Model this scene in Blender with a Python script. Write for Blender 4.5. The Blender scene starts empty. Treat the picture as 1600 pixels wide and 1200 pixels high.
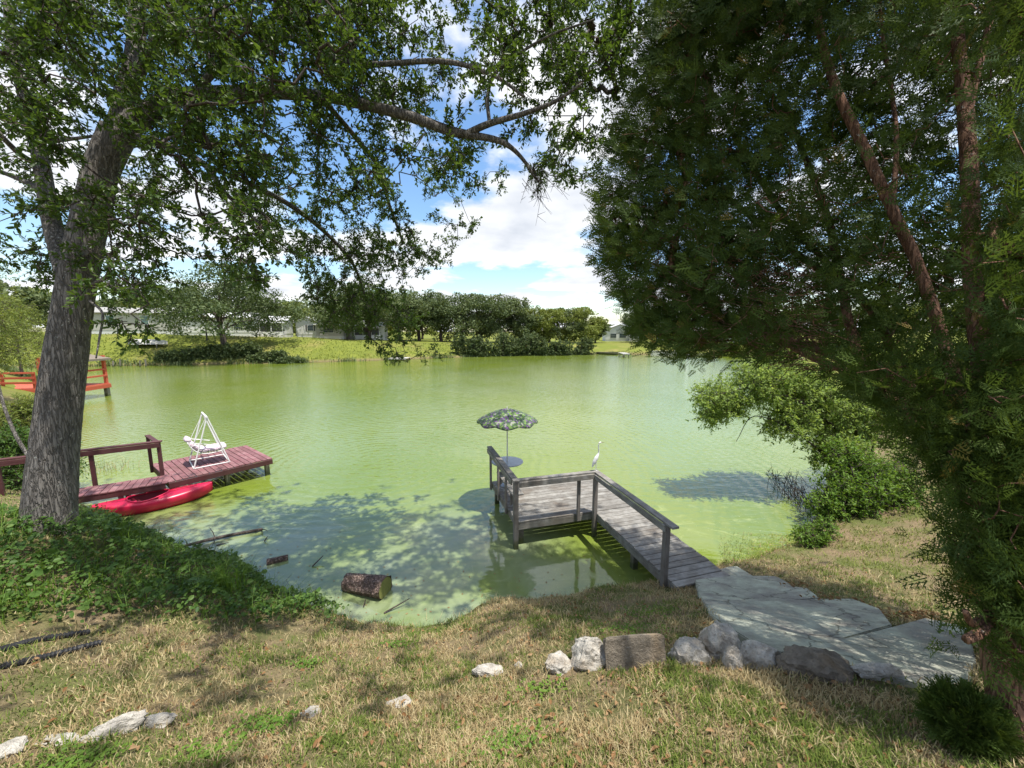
import bpy, bmesh, math, random
import numpy as np
from mathutils import Vector, Matrix

# ------------------------------------------------------------------ camera, sky, sun, exposure
SC = bpy.context.scene
COL = SC.collection
F, HC, YH = 600.0, 4.6, 518.0            # focal length (in 1/1600 of the frame), eye height over the water, horizon row
PITCH = math.atan((600 - YH) / F)
SP, CP = math.sin(PITCH), math.cos(PITCH)
cam_d = bpy.data.cameras.new('camera')
cam_d.sensor_width = 36.0
cam_d.lens = F / 1600 * 36
cam_d.clip_end = 6000
cam_d.clip_start = 0.05
cam = bpy.data.objects.new('camera', cam_d)
COL.objects.link(cam)
cam.location = (0, 0, HC)
cam.rotation_euler = (math.pi / 2 - PITCH, 0, 0)
SC.camera = cam

SUN_EL, SUN_AZ = math.radians(74), math.radians(120)      # azimuth measured from +Y towards +X
SUN = Vector((math.sin(SUN_AZ) * math.cos(SUN_EL), math.cos(SUN_AZ) * math.cos(SUN_EL), math.sin(SUN_EL)))
sun_d = bpy.data.lights.new('sun', 'SUN')
sun_d.energy = 4.6
sun_d.angle = math.radians(0.55)
sun_d.color = (1.0, 0.95, 0.86)
sun = bpy.data.objects.new('sun', sun_d)
COL.objects.link(sun)
sun.rotation_euler = SUN.to_track_quat('Z', 'Y').to_euler()
sun.location = (0, 0, 30)

world = bpy.data.worlds.new('World')
SC.world = world
world.use_nodes = True
nt = world.node_tree
nt.nodes.clear()
def wn(t, **k):
    n = nt.nodes.new(t)
    for a, b in k.items():
        setattr(n, a, b)
    return n
WL = nt.links.new
out = wn('ShaderNodeOutputWorld')
sky = wn('ShaderNodeTexSky', sky_type='NISHITA')
sky.sun_disc = False
sky.sun_elevation = SUN_EL
sky.sun_rotation = SUN_AZ
sky.air_density = 1.1
sky.dust_density = 0.6
sky.ozone_density = 1.6
bg = wn('ShaderNodeBackground')
bg.inputs['Strength'].default_value = 0.15
hs = wn('ShaderNodeHueSaturation')
hs.inputs['Saturation'].default_value = 1.15
WL(sky.outputs[0], hs.inputs['Color'])
WL(hs.outputs[0], bg.inputs['Color'])
tc = wn('ShaderNodeTexCoord')
sep = wn('ShaderNodeSeparateXYZ')
WL(tc.outputs['Generated'], sep.inputs[0])
def wm(op, a, b=None, clamp=False):
    n = wn('ShaderNodeMath', operation=op)
    n.use_clamp = clamp
    for i, x in enumerate((a, b)):
        if x is None:
            continue
        if isinstance(x, (int, float)):
            n.inputs[i].default_value = x
        else:
            WL(x, n.inputs[i])
    return n.outputs[0]
zz = wm('ADD', wm('MAXIMUM', sep.outputs[2], 0.0), 0.16)
comb = wn('ShaderNodeCombineXYZ')
WL(wm('DIVIDE', sep.outputs[0], zz), comb.inputs[0])
WL(wm('DIVIDE', sep.outputs[1], zz), comb.inputs[1])
def cloud_noise(off, scale, detail, rough):
    mp = wn('ShaderNodeMapping')
    mp.inputs['Location'].default_value = off
    WL(comb.outputs[0], mp.inputs['Vector'])
    n = wn('ShaderNodeTexNoise')
    n.inputs['Scale'].default_value = scale
    n.inputs['Detail'].default_value = detail
    n.inputs['Roughness'].default_value = rough
    WL(mp.outputs[0], n.inputs['Vector'])
    return n.outputs['Fac']
n1 = cloud_noise((3.1, 1.75, 0), 1.05, 9, 0.56)
n2 = cloud_noise((3.1, 1.88, 0.02), 1.05, 7, 0.54)
ramp = wn('ShaderNodeValToRGB')
ramp.color_ramp.elements[0].position = 0.455
ramp.color_ramp.elements[1].position = 0.555
ramp.color_ramp.interpolation = 'EASE'
WL(n1, ramp.inputs[0])
shade = wn('ShaderNodeValToRGB')
shade.color_ramp.elements[0].position = 0.44
shade.color_ramp.elements[0].color = (1.0, 1.0, 1.0, 1)
shade.color_ramp.elements[1].position = 0.70
shade.color_ramp.elements[1].color = (0.56, 0.60, 0.67, 1)
WL(n2, shade.inputs[0])
cbg = wn('ShaderNodeBackground')
cbg.inputs['Strength'].default_value = 0.88
WL(shade.outputs[0], cbg.inputs['Color'])
mixw = wn('ShaderNodeMixShader')
WL(ramp.outputs[0], mixw.inputs[0])
WL(bg.outputs[0], mixw.inputs[1])
WL(cbg.outputs[0], mixw.inputs[2])
WL(mixw.outputs[0], out.inputs[0])

SC.view_settings.view_transform = 'Standard'
SC.view_settings.look = 'None'
SC.view_settings.exposure = 0.60
SC.view_settings.gamma = 1.0
SC.render.engine = 'CYCLES'
SC.cycles.use_denoising = True
SC.cycles.max_bounces = 5
SC.cycles.diffuse_bounces = 2
SC.cycles.glossy_bounces = 2
SC.cycles.transmission_bounces = 4
SC.cycles.caustics_reflective = False
SC.cycles.caustics_refractive = False
SC.cycles.sample_clamp_indirect = 6

rng = np.random.default_rng(11)
random.seed(5)

# ------------------------------------------------------------------ pixel -> place helpers
def ray(px, py):
    u, v = (px - 800) / F, (py - 600) / F
    return np.array([u, CP - v * SP, -(SP + v * CP)])
def at(px, py, z):
    r = ray(px, py)
    return np.array([0, 0, HC]) + r * ((z - HC) / r[2])
def atd(px, py, d):
    return np.array([0, 0, HC]) + ray(px, py) * d
def project(P):
    P = np.asarray(P, float)
    z = P[..., 2] - HC
    d = P[..., 1] * CP - z * SP
    d = np.where(np.abs(d) < 1e-6, 1e-6, d)
    v = (-z * CP - P[..., 1] * SP) / d
    return 800 + F * P[..., 0] / d, 600 + F * v, d

# ------------------------------------------------------------------ material helpers
MATS = {}
def new_mat(name):
    m = bpy.data.materials.new(name)
    m.use_nodes = True
    m.node_tree.nodes.clear()
    MATS[name] = m
    return m
class NB:
    def __init__(s, m):
        s.t = m.node_tree
    def n(s, t, ins=None, **k):
        x = s.t.nodes.new(t)
        for a, b in k.items():
            setattr(x, a, b)
        for a, b in (ins or {}).items():
            s.set(x.inputs[a], b)
        return x
    def set(s, sock, b):
        if isinstance(b, bpy.types.NodeSocket):
            s.t.links.new(b, sock)
        elif isinstance(b, bpy.types.Node):
            s.t.links.new(b.outputs[0], sock)
        else:
            if isinstance(b, (tuple, list)) and len(b) == 3 and sock.type == 'RGBA':
                b = (*b, 1)
            sock.default_value = b
    def noise(s, vec, scale, detail=4, rough=0.55, out='Fac', dist=0.0):
        x = s.n('ShaderNodeTexNoise', {'Scale': scale, 'Detail': detail, 'Roughness': rough, 'Distortion': dist})
        if vec is not None:
            s.set(x.inputs['Vector'], vec)
        return x.outputs[out]
    def ramp(s, fac, stops):
        x = s.n('ShaderNodeValToRGB')
        cr = x.color_ramp
        while len(cr.elements) < len(stops):
            cr.elements.new(0.5)
        for e, (p, c) in zip(cr.elements, stops):
            e.position = p
            if isinstance(c, (int, float)):
                c = (c, c, c)
            e.color = (*c[:3], 1)
        s.set(x.inputs[0], fac)
        return x.outputs[0]
    def mix(s, fac, a, b, blend='MIX'):
        x = s.n('ShaderNodeMix', data_type='RGBA', blend_type=blend)
        s.set(x.inputs[0], fac)
        s.set(x.inputs[6], a)
        s.set(x.inputs[7], b)
        return x.outputs[2]
    def math(s, op, a, b=0.0, clamp=False):
        x = s.n('ShaderNodeMath', operation=op)
        x.use_clamp = clamp
        s.set(x.inputs[0], a)
        s.set(x.inputs[1], b)
        return x.outputs[0]
    def mapping(s, vec, scale=(1, 1, 1), loc=(0, 0, 0), rot=(0, 0, 0)):
        x = s.n('ShaderNodeMapping', {'Scale': scale, 'Location': loc, 'Rotation': rot})
        s.set(x.inputs['Vector'], vec)
        return x.outputs[0]
    def bump(s, h, strength=0.5, dist=0.02):
        return s.n('ShaderNodeBump', {'Height': h, 'Strength': strength, 'Distance': dist}).outputs[0]
    def out(s, sh):
        o = s.n('ShaderNodeOutputMaterial')
        s.t.links.new(sh if isinstance(sh, bpy.types.NodeSocket) else sh.outputs[0], o.inputs[0])
    def principled(s, col, rough=0.7, normal=None, spec=0.3, **k):
        p = s.n('ShaderNodeBsdfPrincipled')
        s.set(p.inputs['Base Color'], col)
        s.set(p.inputs['Roughness'], rough)
        p.inputs['Specular IOR Level'].default_value = spec
        if normal is not None:
            s.set(p.inputs['Normal'], normal)
        for a, b in k.items():
            s.set(p.inputs[a], b)
        return p
    def obj(s):
        return s.n('ShaderNodeTexCoord').outputs['Object']
    def pos(s):
        return s.n('ShaderNodeNewGeometry').outputs['Position']
    def island(s):
        return s.n('ShaderNodeNewGeometry').outputs['Random Per Island']
    def rnd(s):
        return s.n('ShaderNodeObjectInfo').outputs['Random']

def leaf_mat(name, c1, c2, c3, trans=0.35, patch=1.2, rough=0.5, spec=0.25, dead=None, attr=None):
    m = new_mat(name); b = NB(m)
    isl = b.n('ShaderNodeAttribute', attribute_name=attr).outputs['Fac'] if attr else b.island()
    col = b.ramp(isl, [(0.0, c1), (0.55, c2), (1.0, c3)])
    big = b.noise(b.pos(), patch, 2)
    col = b.mix(b.ramp(big, [(0.35, 0.0), (0.7, 0.55)]), col, c3)
    if dead:
        col = b.mix(b.ramp(isl, [(dead[0], 0.0), (dead[0] + 0.005, 1.0)]), col, dead[1])
    p = b.principled(col, rough, spec=spec)
    tr = b.n('ShaderNodeBsdfTranslucent')
    b.set(tr.inputs[0], b.mix(0.5, col, (min(1, c3[0] * 1.5), min(1, c3[1] * 1.4), c3[2] * 0.5)))
    mx = b.n('ShaderNodeMixShader', {0: trans})
    b.t.links.new(p.outputs[0], mx.inputs[1]); b.t.links.new(tr.outputs[0], mx.inputs[2])
    b.out(mx)
    return m
def bark_mat(name, c1, c2, scale=6.0, lichen=0.0, strength=0.8, stretch=0.22):
    m = new_mat(name); b = NB(m)
    o = b.pos()
    v = b.mapping(o, (scale, scale, scale * stretch))
    n = b.noise(v, 2.0, 8, 0.62, dist=0.4)
    vo = b.n('ShaderNodeTexVoronoi', {'Scale': 2.6}, feature='DISTANCE_TO_EDGE')
    b.set(vo.inputs['Vector'], b.n('ShaderNodeVectorMath', {0: v, 1: b.n('ShaderNodeVectorMath', {0: b.noise(v, 1.1, 4, 0.65, out='Color'), 3: 1.3}, operation='SCALE').outputs[0]}, operation='ADD').outputs[0])
    crack = b.ramp(vo.outputs['Distance'], [(0.0, 0.0), (0.16, 1.0)])
    col = b.mix(b.ramp(n, [(0.3, 0.0), (0.7, 1.0)]), c1, c2)
    col = b.mix(b.math('MULTIPLY', b.math('SUBTRACT', 1.0, crack), 0.45), col, tuple(x * 0.35 for x in c1))
    if lichen:
        ln = b.noise(o, 22, 3, 0.6)
        l2 = b.noise(o, 3.0, 2)
        lm = b.math('MULTIPLY', b.ramp(ln, [(0.64, 0.0), (0.68, 1.0)]), b.ramp(l2, [(0.45, 0.0), (0.6, 1.0)]))
        col = b.mix(b.math('MULTIPLY', lm, lichen), col, (0.5, 0.52, 0.47))
    h = b.math('ADD', b.math('MULTIPLY', n, 0.7), crack)
    b.out(b.principled(col, 0.9, b.bump(h, strength, 0.03), spec=0.15))
    return m
def wood_mat(name, c1, c2, c3, grain_axis=0, rough=0.75, wear=0.5, stain=None, algae=False):
    m = new_mat(name); b = NB(m)
    o = b.obj()
    r = b.rnd()
    off = b.n('ShaderNodeCombineXYZ', {0: b.math('MULTIPLY', r, 37.0), 1: b.math('MULTIPLY', r, 91.0), 2: b.math('MULTIPLY', r, 17.0)})
    va = b.n('ShaderNodeVectorMath', {0: o, 1: off}, operation='ADD').outputs[0]
    sc = [45.0, 45.0, 45.0]; sc[grain_axis] = 2.2
    g = b.noise(b.mapping(va, tuple(sc)), 1.0, 5, 0.6)
    w = b.noise(va, 5.0, 5, 0.65)
    col = b.mix(b.ramp(g, [(0.25, 0.0), (0.75, 1.0)]), c1, c2)
    col = b.mix(b.math('MULTIPLY', b.ramp(w, [(0.42, 0.0), (0.66, 1.0)]), wear), col, c3)
    col = b.mix(b.math('MULTIPLY', r, 0.45), col, tuple(x * 0.55 for x in c1))
    if stain:
        s = b.noise(b.pos(), 1.3, 4, 0.6)
        col = b.mix(b.ramp(s, [(0.52, 0.0), (0.7, 0.7)]), col, stain)
    if algae:
        sz = b.n('ShaderNodeSeparateXYZ'); b.set(sz.inputs[0], b.pos())
        hgt_ = b.math('ADD', sz.outputs[2], b.math('MULTIPLY', b.noise(b.pos(), 14, 4), 0.22))
        col = b.mix(b.ramp(hgt_, [(0.20, 0.85), (0.38, 0.0)]), col, (0.055, 0.07, 0.02))
    b.out(b.principled(col, rough, b.bump(g, 0.45, 0.006), spec=0.25))
    return m
def plain_mat(name, c, rough=0.6, var=0.25, scale=6.0, metallic=0.0, spec=0.35, bump=0.15):
    m = new_mat(name); b = NB(m)
    n = b.noise(b.obj(), scale, 6, 0.62)
    col = b.mix(b.ramp(n, [(0.3, 0.0), (0.75, 1.0)]), c, tuple(x * (1 - var) for x in c))
    b.out(b.principled(col, rough, b.bump(n, bump, 0.01), spec=spec, Metallic=metallic))
    return m

# materials -----------------------------------------------------------------
leaf_mat('oak_leaf', (0.028, 0.062, 0.011), (0.050, 0.102, 0.018), (0.095, 0.155, 0.027), 0.40, 1.1, 0.42, 0.35)
leaf_mat('cedar_leaf', (0.028, 0.056, 0.011), (0.048, 0.086, 0.016), (0.095, 0.142, 0.028), 0.32, 1.4, 0.6, 0.2, dead=(0.985, (0.26, 0.19, 0.05)), attr='spray')
leaf_mat('shrub_leaf', (0.14, 0.23, 0.05), (0.22, 0.33, 0.08), (0.32, 0.42, 0.13), 0.5, 1.6, 0.5)
leaf_mat('vine_leaf', (0.032, 0.080, 0.018), (0.060, 0.13, 0.024), (0.12, 0.20, 0.04), 0.30, 2.0, 0.5)
leaf_mat('bright_leaf', (0.07, 0.15, 0.02), (0.11, 0.21, 0.03), (0.17, 0.27, 0.04), 0.4, 1.5)
leaf_mat('cypress_leaf', (0.10, 0.15, 0.03), (0.16, 0.21, 0.05), (0.25, 0.29, 0.08), 0.4, 0.9)
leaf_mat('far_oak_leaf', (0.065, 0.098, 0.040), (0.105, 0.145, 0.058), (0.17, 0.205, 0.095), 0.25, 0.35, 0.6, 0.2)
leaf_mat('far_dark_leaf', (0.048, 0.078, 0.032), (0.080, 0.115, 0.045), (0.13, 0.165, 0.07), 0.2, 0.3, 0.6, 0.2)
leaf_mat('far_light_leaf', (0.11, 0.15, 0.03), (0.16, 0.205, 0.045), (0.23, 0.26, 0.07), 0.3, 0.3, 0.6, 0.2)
leaf_mat('dead_leaf', (0.16, 0.075, 0.03), (0.24, 0.13, 0.06), (0.34, 0.23, 0.13), 0.15, 3.0, 0.8, 0.1)
bark_mat('oak_bark', (0.115, 0.103, 0.092), (0.25, 0.23, 0.21), 10.0, 0.9, 0.8, 0.13)
bark_mat('cedar_bark', (0.15, 0.075, 0.048), (0.29, 0.17, 0.115), 9.0, 0.5, 0.8, 0.1)
bark_mat('far_bark', (0.07, 0.055, 0.045), (0.14, 0.115, 0.10), 2.0, 0, 0.5)
bark_mat('log_bark', (0.15, 0.10, 0.085), (0.34, 0.26, 0.225), 9.0, 0.2, 1.0, 1.0)
bark_mat('twig_bark', (0.06, 0.045, 0.038), (0.13, 0.11, 0.10), 8.0, 0.2, 0.5)
wood_mat('weathered_wood', (0.115, 0.102, 0.088), (0.31, 0.295, 0.27), (0.43, 0.42, 0.395), 0, 0.8, 0.6, (0.13, 0.10, 0.075))
wood_mat('weathered_post', (0.13, 0.11, 0.095), (0.29, 0.26, 0.24), (0.33, 0.31, 0.29), 2, 0.8, 0.5, None, True)
wood_mat('red_wood', (0.17, 0.068, 0.075), (0.27, 0.12, 0.13), (0.38, 0.24, 0.24), 0, 0.7, 0.55, (0.15, 0.075, 0.07))
wood_mat('red_beam', (0.075, 0.028, 0.030), (0.12, 0.048, 0.05), (0.14, 0.07, 0.07), 0, 0.6, 0.4)
wood_mat('orange_wood', (0.50, 0.09, 0.05), (0.62, 0.14, 0.08), (0.55, 0.2, 0.13), 0, 0.65, 0.3)
wood_mat('pale_wood', (0.42, 0.40, 0.37), (0.60, 0.58, 0.55), (0.66, 0.64, 0.6), 0, 0.8, 0.4)
plain_mat('white_metal', (0.78, 0.78, 0.77), 0.4, 0.15, 9)
plain_mat('grey_metal', (0.40, 0.44, 0.50), 0.35, 0.3, 14, 0.2)
plain_mat('dark_metal', (0.05, 0.05, 0.055), 0.5)
plain_mat('wicker', (0.17, 0.17, 0.18), 0.7, 0.4, 60)
plain_mat('kayak_red', (0.62, 0.016, 0.070), 0.34, 0.22, 3.0, 0, 0.45, 0.08)
plain_mat('kayak_dark', (0.20, 0.012, 0.025), 0.6)
plain_mat('white_wall', (0.66, 0.66, 0.64), 0.8, 0.12, 0.8)
plain_mat('beige_wall', (0.44, 0.43, 0.39), 0.8, 0.12, 0.8)
plain_mat('roof_white', (0.62, 0.62, 0.61), 0.6, 0.15, 0.5)
plain_mat('roof_grey', (0.34, 0.33, 0.31), 0.7, 0.2, 0.5)
plain_mat('glass_dark', (0.055, 0.075, 0.085), 0.12, 0.2, 2, 0, 0.6, 0.0)
plain_mat('glass_teal', (0.08, 0.16, 0.16), 0.12, 0.2, 2, 0, 0.6, 0.0)
plain_mat('porch_dark', (0.10, 0.10, 0.10), 0.8)
plain_mat('black_pipe', (0.022, 0.022, 0.024), 0.55, 0.4, 20, 0, 0.4)
plain_mat('egret_white', (0.80, 0.80, 0.80), 0.75, 0.12, 30)
plain_mat('beak_mat', (0.30, 0.20, 0.06), 0.6)
plain_mat('thatch', (0.26, 0.22, 0.18), 0.95, 0.45, 30, 0, 0.1, 0.6)
plain_mat('concrete_pale', (0.62, 0.60, 0.55), 0.85, 0.25, 2)
plain_mat('boat_hull', (0.52, 0.50, 0.47), 0.5, 0.25, 2)

def mk_ground():
    m = new_mat('ground'); b = NB(m)
    p = b.pos()
    sp = b.n('ShaderNodeSeparateXYZ'); b.set(sp.inputs[0], p)
    fine = b.noise(p, 28, 6, 0.7)
    mid = b.noise(p, 1.7, 5, 0.6)
    near = b.mix(b.ramp(fine, [(0.3, 0.0), (0.7, 1.0)]), (0.13, 0.095, 0.06), (0.29, 0.22, 0.13))
    near = b.mix(b.ramp(mid, [(0.42, 0.0), (0.62, 0.85)]), near, (0.10, 0.125, 0.035))
    f2 = b.noise(b.mapping(p, (1, 1, 1)), 2.2, 8, 0.7)
    far = b.mix(b.ramp(f2, [(0.3, 0.0), (0.7, 1.0)]), (0.11, 0.14, 0.022), (0.22, 0.235, 0.045))
    f3 = b.noise(p, 0.16, 4, 0.6)
    far = b.mix(b.ramp(f3, [(0.5, 0.0), (0.68, 0.6)]), far, (0.28, 0.22, 0.09))
    far = b.mix(b.ramp(b.noise(p, 0.55, 5, 0.7), [(0.45, 0.0), (0.7, 0.6)]), far, (0.07, 0.10, 0.02))  # darker green patches: shadows and dirt painted into the far bank colour
    far = b.mix(b.ramp(sp.outputs[2], [(0.0, 1.0), (0.5, 0.0)]), far, (0.20, 0.15, 0.09))
    k = b.ramp(b.math('MULTIPLY', sp.outputs[1], 0.02), [(0.32, 0.0), (0.5, 1.0)])
    col = b.mix(k, near, far)
    mud = b.ramp(sp.outputs[2], [(0.03, 1.0), (0.12, 0.0)])
    col = b.mix(b.math('MULTIPLY', mud, 0.7), col, (0.085, 0.075, 0.03))
    b.out(b.principled(col, 0.95, b.bump(b.math('ADD', fine, f2), 0.9, 0.03), spec=0.1))
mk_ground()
def mk_grass():
    m = new_mat('grass'); b = NB(m)
    isl = b.island(); p = b.pos()
    g = b.ramp(isl, [(0.0, (0.075, 0.125, 0.022)), (0.5, (0.145, 0.205, 0.038)), (1.0, (0.26, 0.30, 0.075))])
    s = b.ramp(isl, [(0.0, (0.30, 0.215, 0.11)), (0.5, (0.46, 0.36, 0.19)), (1.0, (0.60, 0.51, 0.30))])
    big = b.noise(p, 0.9, 4, 0.65)
    sm = b.noise(p, 5.0, 4, 0.7)
    sp = b.n('ShaderNodeSeparateXYZ'); b.set(sp.inputs[0], p)
    mm = b.math('ADD', b.math('MULTIPLY', big, 0.8), b.math('MULTIPLY', sm, 0.5))
    k = b.ramp(mm, [(0.53, 0.0), (0.74, 1.0)])
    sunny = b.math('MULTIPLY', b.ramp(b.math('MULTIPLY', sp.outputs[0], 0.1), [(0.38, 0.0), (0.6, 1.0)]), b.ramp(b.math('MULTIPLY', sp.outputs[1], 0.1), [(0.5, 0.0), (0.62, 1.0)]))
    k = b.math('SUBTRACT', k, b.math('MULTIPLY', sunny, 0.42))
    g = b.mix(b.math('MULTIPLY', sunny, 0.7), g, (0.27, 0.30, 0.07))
    isl2 = b.n('ShaderNodeTexWhiteNoise', noise_dimensions='1D'); b.set(isl2.inputs['W'], b.math('MULTIPLY', isl, 777.0))
    k2 = b.math('GREATER_THAN', b.math('ADD', k, b.math('MULTIPLY', b.math('SUBTRACT', isl2.outputs['Value'], 0.5), 0.75)), 0.44)
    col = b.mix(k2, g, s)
    pr = b.principled(col, 0.6, spec=0.2)
    tr = b.n('ShaderNodeBsdfTranslucent'); b.set(tr.inputs[0], col)
    mx = b.n('ShaderNodeMixShader', {0: 0.3})
    b.t.links.new(pr.outputs[0], mx.inputs[1]); b.t.links.new(tr.outputs[0], mx.inputs[2])
    b.out(mx)
mk_grass()
def mk_water():
    m = new_mat('water'); b = NB(m)
    p = b.pos()
    big = b.noise(p, 0.07, 3, 0.5)
    col = b.mix(b.ramp(big, [(0.35, 0.0), (0.7, 1.0)]), (0.130, 0.182, 0.016), (0.170, 0.222, 0.018))
    # floating algae scum, drawn out in swirls near the shore
    sp = b.n('ShaderNodeSeparateXYZ'); b.set(sp.inputs[0], p)
    warp = b.noise(p, 0.45, 3, 0.55, out='Color')
    wv = b.n('ShaderNodeVectorMath', {0: p, 1: b.n('ShaderNodeVectorMath', {0: warp, 3: 2.2}, operation='SCALE').outputs[0]}, operation='ADD').outputs[0]
    sw = b.noise(b.mapping(wv, (0.9, 1.8, 1), rot=(0, 0, 0.35)), 1.5, 8, 0.68, dist=0.7)
    near = b.ramp(b.math('MULTIPLY', sp.outputs[1], 0.05), [(0.42, 1.0), (0.60, 0.0)])
    scum = b.math('MULTIPLY', b.ramp(sw, [(0.55, 0.0), (0.72, 1.0)]), near)
    col = b.mix(b.math('MULTIPLY', scum, 0.6), col, (0.42, 0.46, 0.17))
    fl = b.noise(p, 26, 2, 0.5)
    flm = b.math('MULTIPLY', b.ramp(fl, [(0.70, 0.0), (0.73, 1.0)]), near)
    col = b.mix(b.math('MULTIPLY', flm, 0.8), col, (0.5, 0.52, 0.28))
    # greyish film over the shallows near the bank
    film = b.math('MULTIPLY', b.ramp(b.math('MULTIPLY', sp.outputs[1], 0.05), [(0.40, 1.0), (0.53, 0.0)]), b.ramp(b.noise(wv, 0.5, 4, 0.6), [(0.36, 0.25), (0.6, 1.0)]))
    film = b.math('MULTIPLY', film, b.ramp(b.math('ADD', b.math('MULTIPLY', sp.outputs[0], 0.1), 0.5), [(0.52, 1.0), (0.66, 0.1)]))
    col = b.mix(b.math('MULTIPLY', film, 0.75), col, (0.25, 0.285, 0.22))
    pale = b.ramp(b.noise(wv, 0.16, 4, 0.6), [(0.40, 0.0), (0.66, 0.42)])
    col = b.mix(pale, col, (0.20, 0.25, 0.10))
    # ripples
    d = b.n('ShaderNodeVectorMath', {0: p}, operation='LENGTH').outputs['Value']
    w1 = b.noise(b.mapping(p, (1.0, 2.6, 1), rot=(0, 0, 0.25)), 1.8, 4, 0.5, dist=0.3)
    w2 = b.noise(b.mapping(p, (1.0, 1.9, 1), rot=(0, 0, -0.35)), 5.5, 3, 0.5)
    wave = b.n('ShaderNodeTexWave', {'Scale': 0.9, 'Distortion': 5.0, 'Detail': 2.5, 'Detail Scale': 0.6}, wave_type='RINGS', rings_direction='SPHERICAL')
    b.set(wave.inputs['Vector'], b.mapping(p, (1, 1, 0), loc=(5.0, -13.5, 0)))
    calm = b.ramp(b.math('MULTIPLY', d, 0.05), [(0.38, 0.10), (0.62, 1.0)])
    h = b.math('ADD', b.math('MULTIPLY', w1, 1.0), b.math('ADD', b.math('MULTIPLY', w2, 0.30), b.math('MULTIPLY', wave.outputs['Fac'], 0.24)))
    h = b.math('MULTIPLY', h, calm)
    nrm = b.bump(h, 0.5, 0.052)
    rough = b.math('ADD', 0.045, b.math('MULTIPLY', scum, 0.35))
    pr = b.principled(col, rough, nrm, spec=0.5)
    pr.inputs['IOR'].default_value = 1.70
    b.out(pr)
mk_water()
def mk_concrete():
    m = new_mat('green_concrete'); b = NB(m)
    p = b.pos()
    n = b.noise(p, 1.6, 6, 0.65); n2 = b.noise(p, 7, 6, 0.7); n3 = b.noise(p, 45, 3, 0.6)
    col = b.mix(b.ramp(n2, [(0.3, 0.0), (0.7, 1.0)]), (0.31, 0.325, 0.26), (0.42, 0.435, 0.355))
    col = b.mix(b.ramp(n, [(0.46, 0.0), (0.62, 0.85)]), col, (0.20, 0.185, 0.17))
    col = b.mix(b.ramp(n3, [(0.55, 0.0), (0.75, 0.5)]), col, (0.14, 0.13, 0.12))
    wv = b.n('ShaderNodeVectorMath', {0: p, 1: b.n('ShaderNodeVectorMath', {0: b.noise(p, 3.0, 4, 0.6, out='Color'), 3: 0.35}, operation='SCALE').outputs[0]}, operation='ADD').outputs[0]
    vo = b.n('ShaderNodeTexVoronoi', {'Scale': 0.95}, feature='DISTANCE_TO_EDGE'); b.set(vo.inputs['Vector'], wv)
    crack = b.ramp(vo.outputs['Distance'], [(0.0, 0.0), (0.012, 1.0)])
    col = b.mix(b.math('MULTIPLY', b.math('SUBTRACT', 1.0, crack), 0.8), col, (0.07, 0.065, 0.05))
    col = b.mix(b.ramp(b.noise(p, 2.7, 7, 0.72), [(0.5, 0.0), (0.66, 0.55)]), col, (0.15, 0.14, 0.12))
    b.out(b.principled(col, 0.85, b.bump(b.math('ADD', b.math('ADD', n2, n3), b.math('MULTIPLY', crack, 1.5)), 0.4, 0.015), spec=0.2))
mk_concrete()
def mk_rock(name, c1, c2, c3):
    m = new_mat(name); b = NB(m)
    o = b.pos()
    n = b.noise(o, 9, 8, 0.7); n2 = b.noise(o, 38, 5, 0.7); n3 = b.noise(o, 3.5, 3)
    col = b.mix(b.ramp(n, [(0.35, 0.0), (0.65, 1.0)]), c1, c2)
    col = b.mix(b.ramp(n2, [(0.55, 0.0), (0.7, 0.75)]), col, c3)
    col = b.mix(b.ramp(n3, [(0.55, 0.0), (0.72, 0.5)]), col, (0.33, 0.23, 0.13))
    b.out(b.principled(col, 0.92, b.bump(b.math('ADD', n, b.math('MULTIPLY', n2, 0.8)), 0.9, 0.03), spec=0.15))
mk_rock('limestone', (0.34, 0.31, 0.27), (0.60, 0.57, 0.51), (0.12, 0.105, 0.085))
mk_rock('dark_stone', (0.17, 0.145, 0.115), (0.29, 0.25, 0.20), (0.10, 0.085, 0.07))
def mk_floral():
    m = new_mat('floral'); b = NB(m)
    o = b.obj()
    vo = b.n('ShaderNodeTexVoronoi', {'Scale': 22.0}); b.set(vo.inputs['Vector'], o)
    sc = b.n('ShaderNodeSeparateColor'); b.set(sc.inputs[0], vo.outputs['Color'])
    col = b.ramp(sc.outputs[0], [(0.0, (0.10, 0.16, 0.09)), (0.3, (0.36, 0.36, 0.33)), (0.42, (0.20, 0.12, 0.28)), (0.58, (0.20, 0.32, 0.10)), (0.8, (0.07, 0.08, 0.09)), (1.0, (0.34, 0.20, 0.34))])
    for e in [col.node.color_ramp]:
        e.interpolation = 'CONSTANT'
    pr = b.principled(col, 0.8, spec=0.2)
    tr = b.n('ShaderNodeBsdfTranslucent'); b.set(tr.inputs[0], col)
    mx = b.n('ShaderNodeMixShader', {0: 0.3})
    b.t.links.new(pr.outputs[0], mx.inputs[1]); b.t.links.new(tr.outputs[0], mx.inputs[2])
    b.out(mx)
    m = new_mat('cushion'); b = NB(m)
    n = b.noise(b.obj(), 22, 4, 0.6)
    col = b.ramp(n, [(0.40, (0.66, 0.60, 0.62)), (0.55, (0.58, 0.46, 0.52)), (0.62, (0.40, 0.30, 0.38))])
    b.out(b.principled(col, 0.9, spec=0.15))
    m = new_mat('cut_wood'); b = NB(m)
    n = b.noise(b.obj(), 30, 5)
    b.out(b.principled(b.mix(n, (0.10, 0.12, 0.03), (0.28, 0.27, 0.09)), 0.85))
mk_floral()

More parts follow.
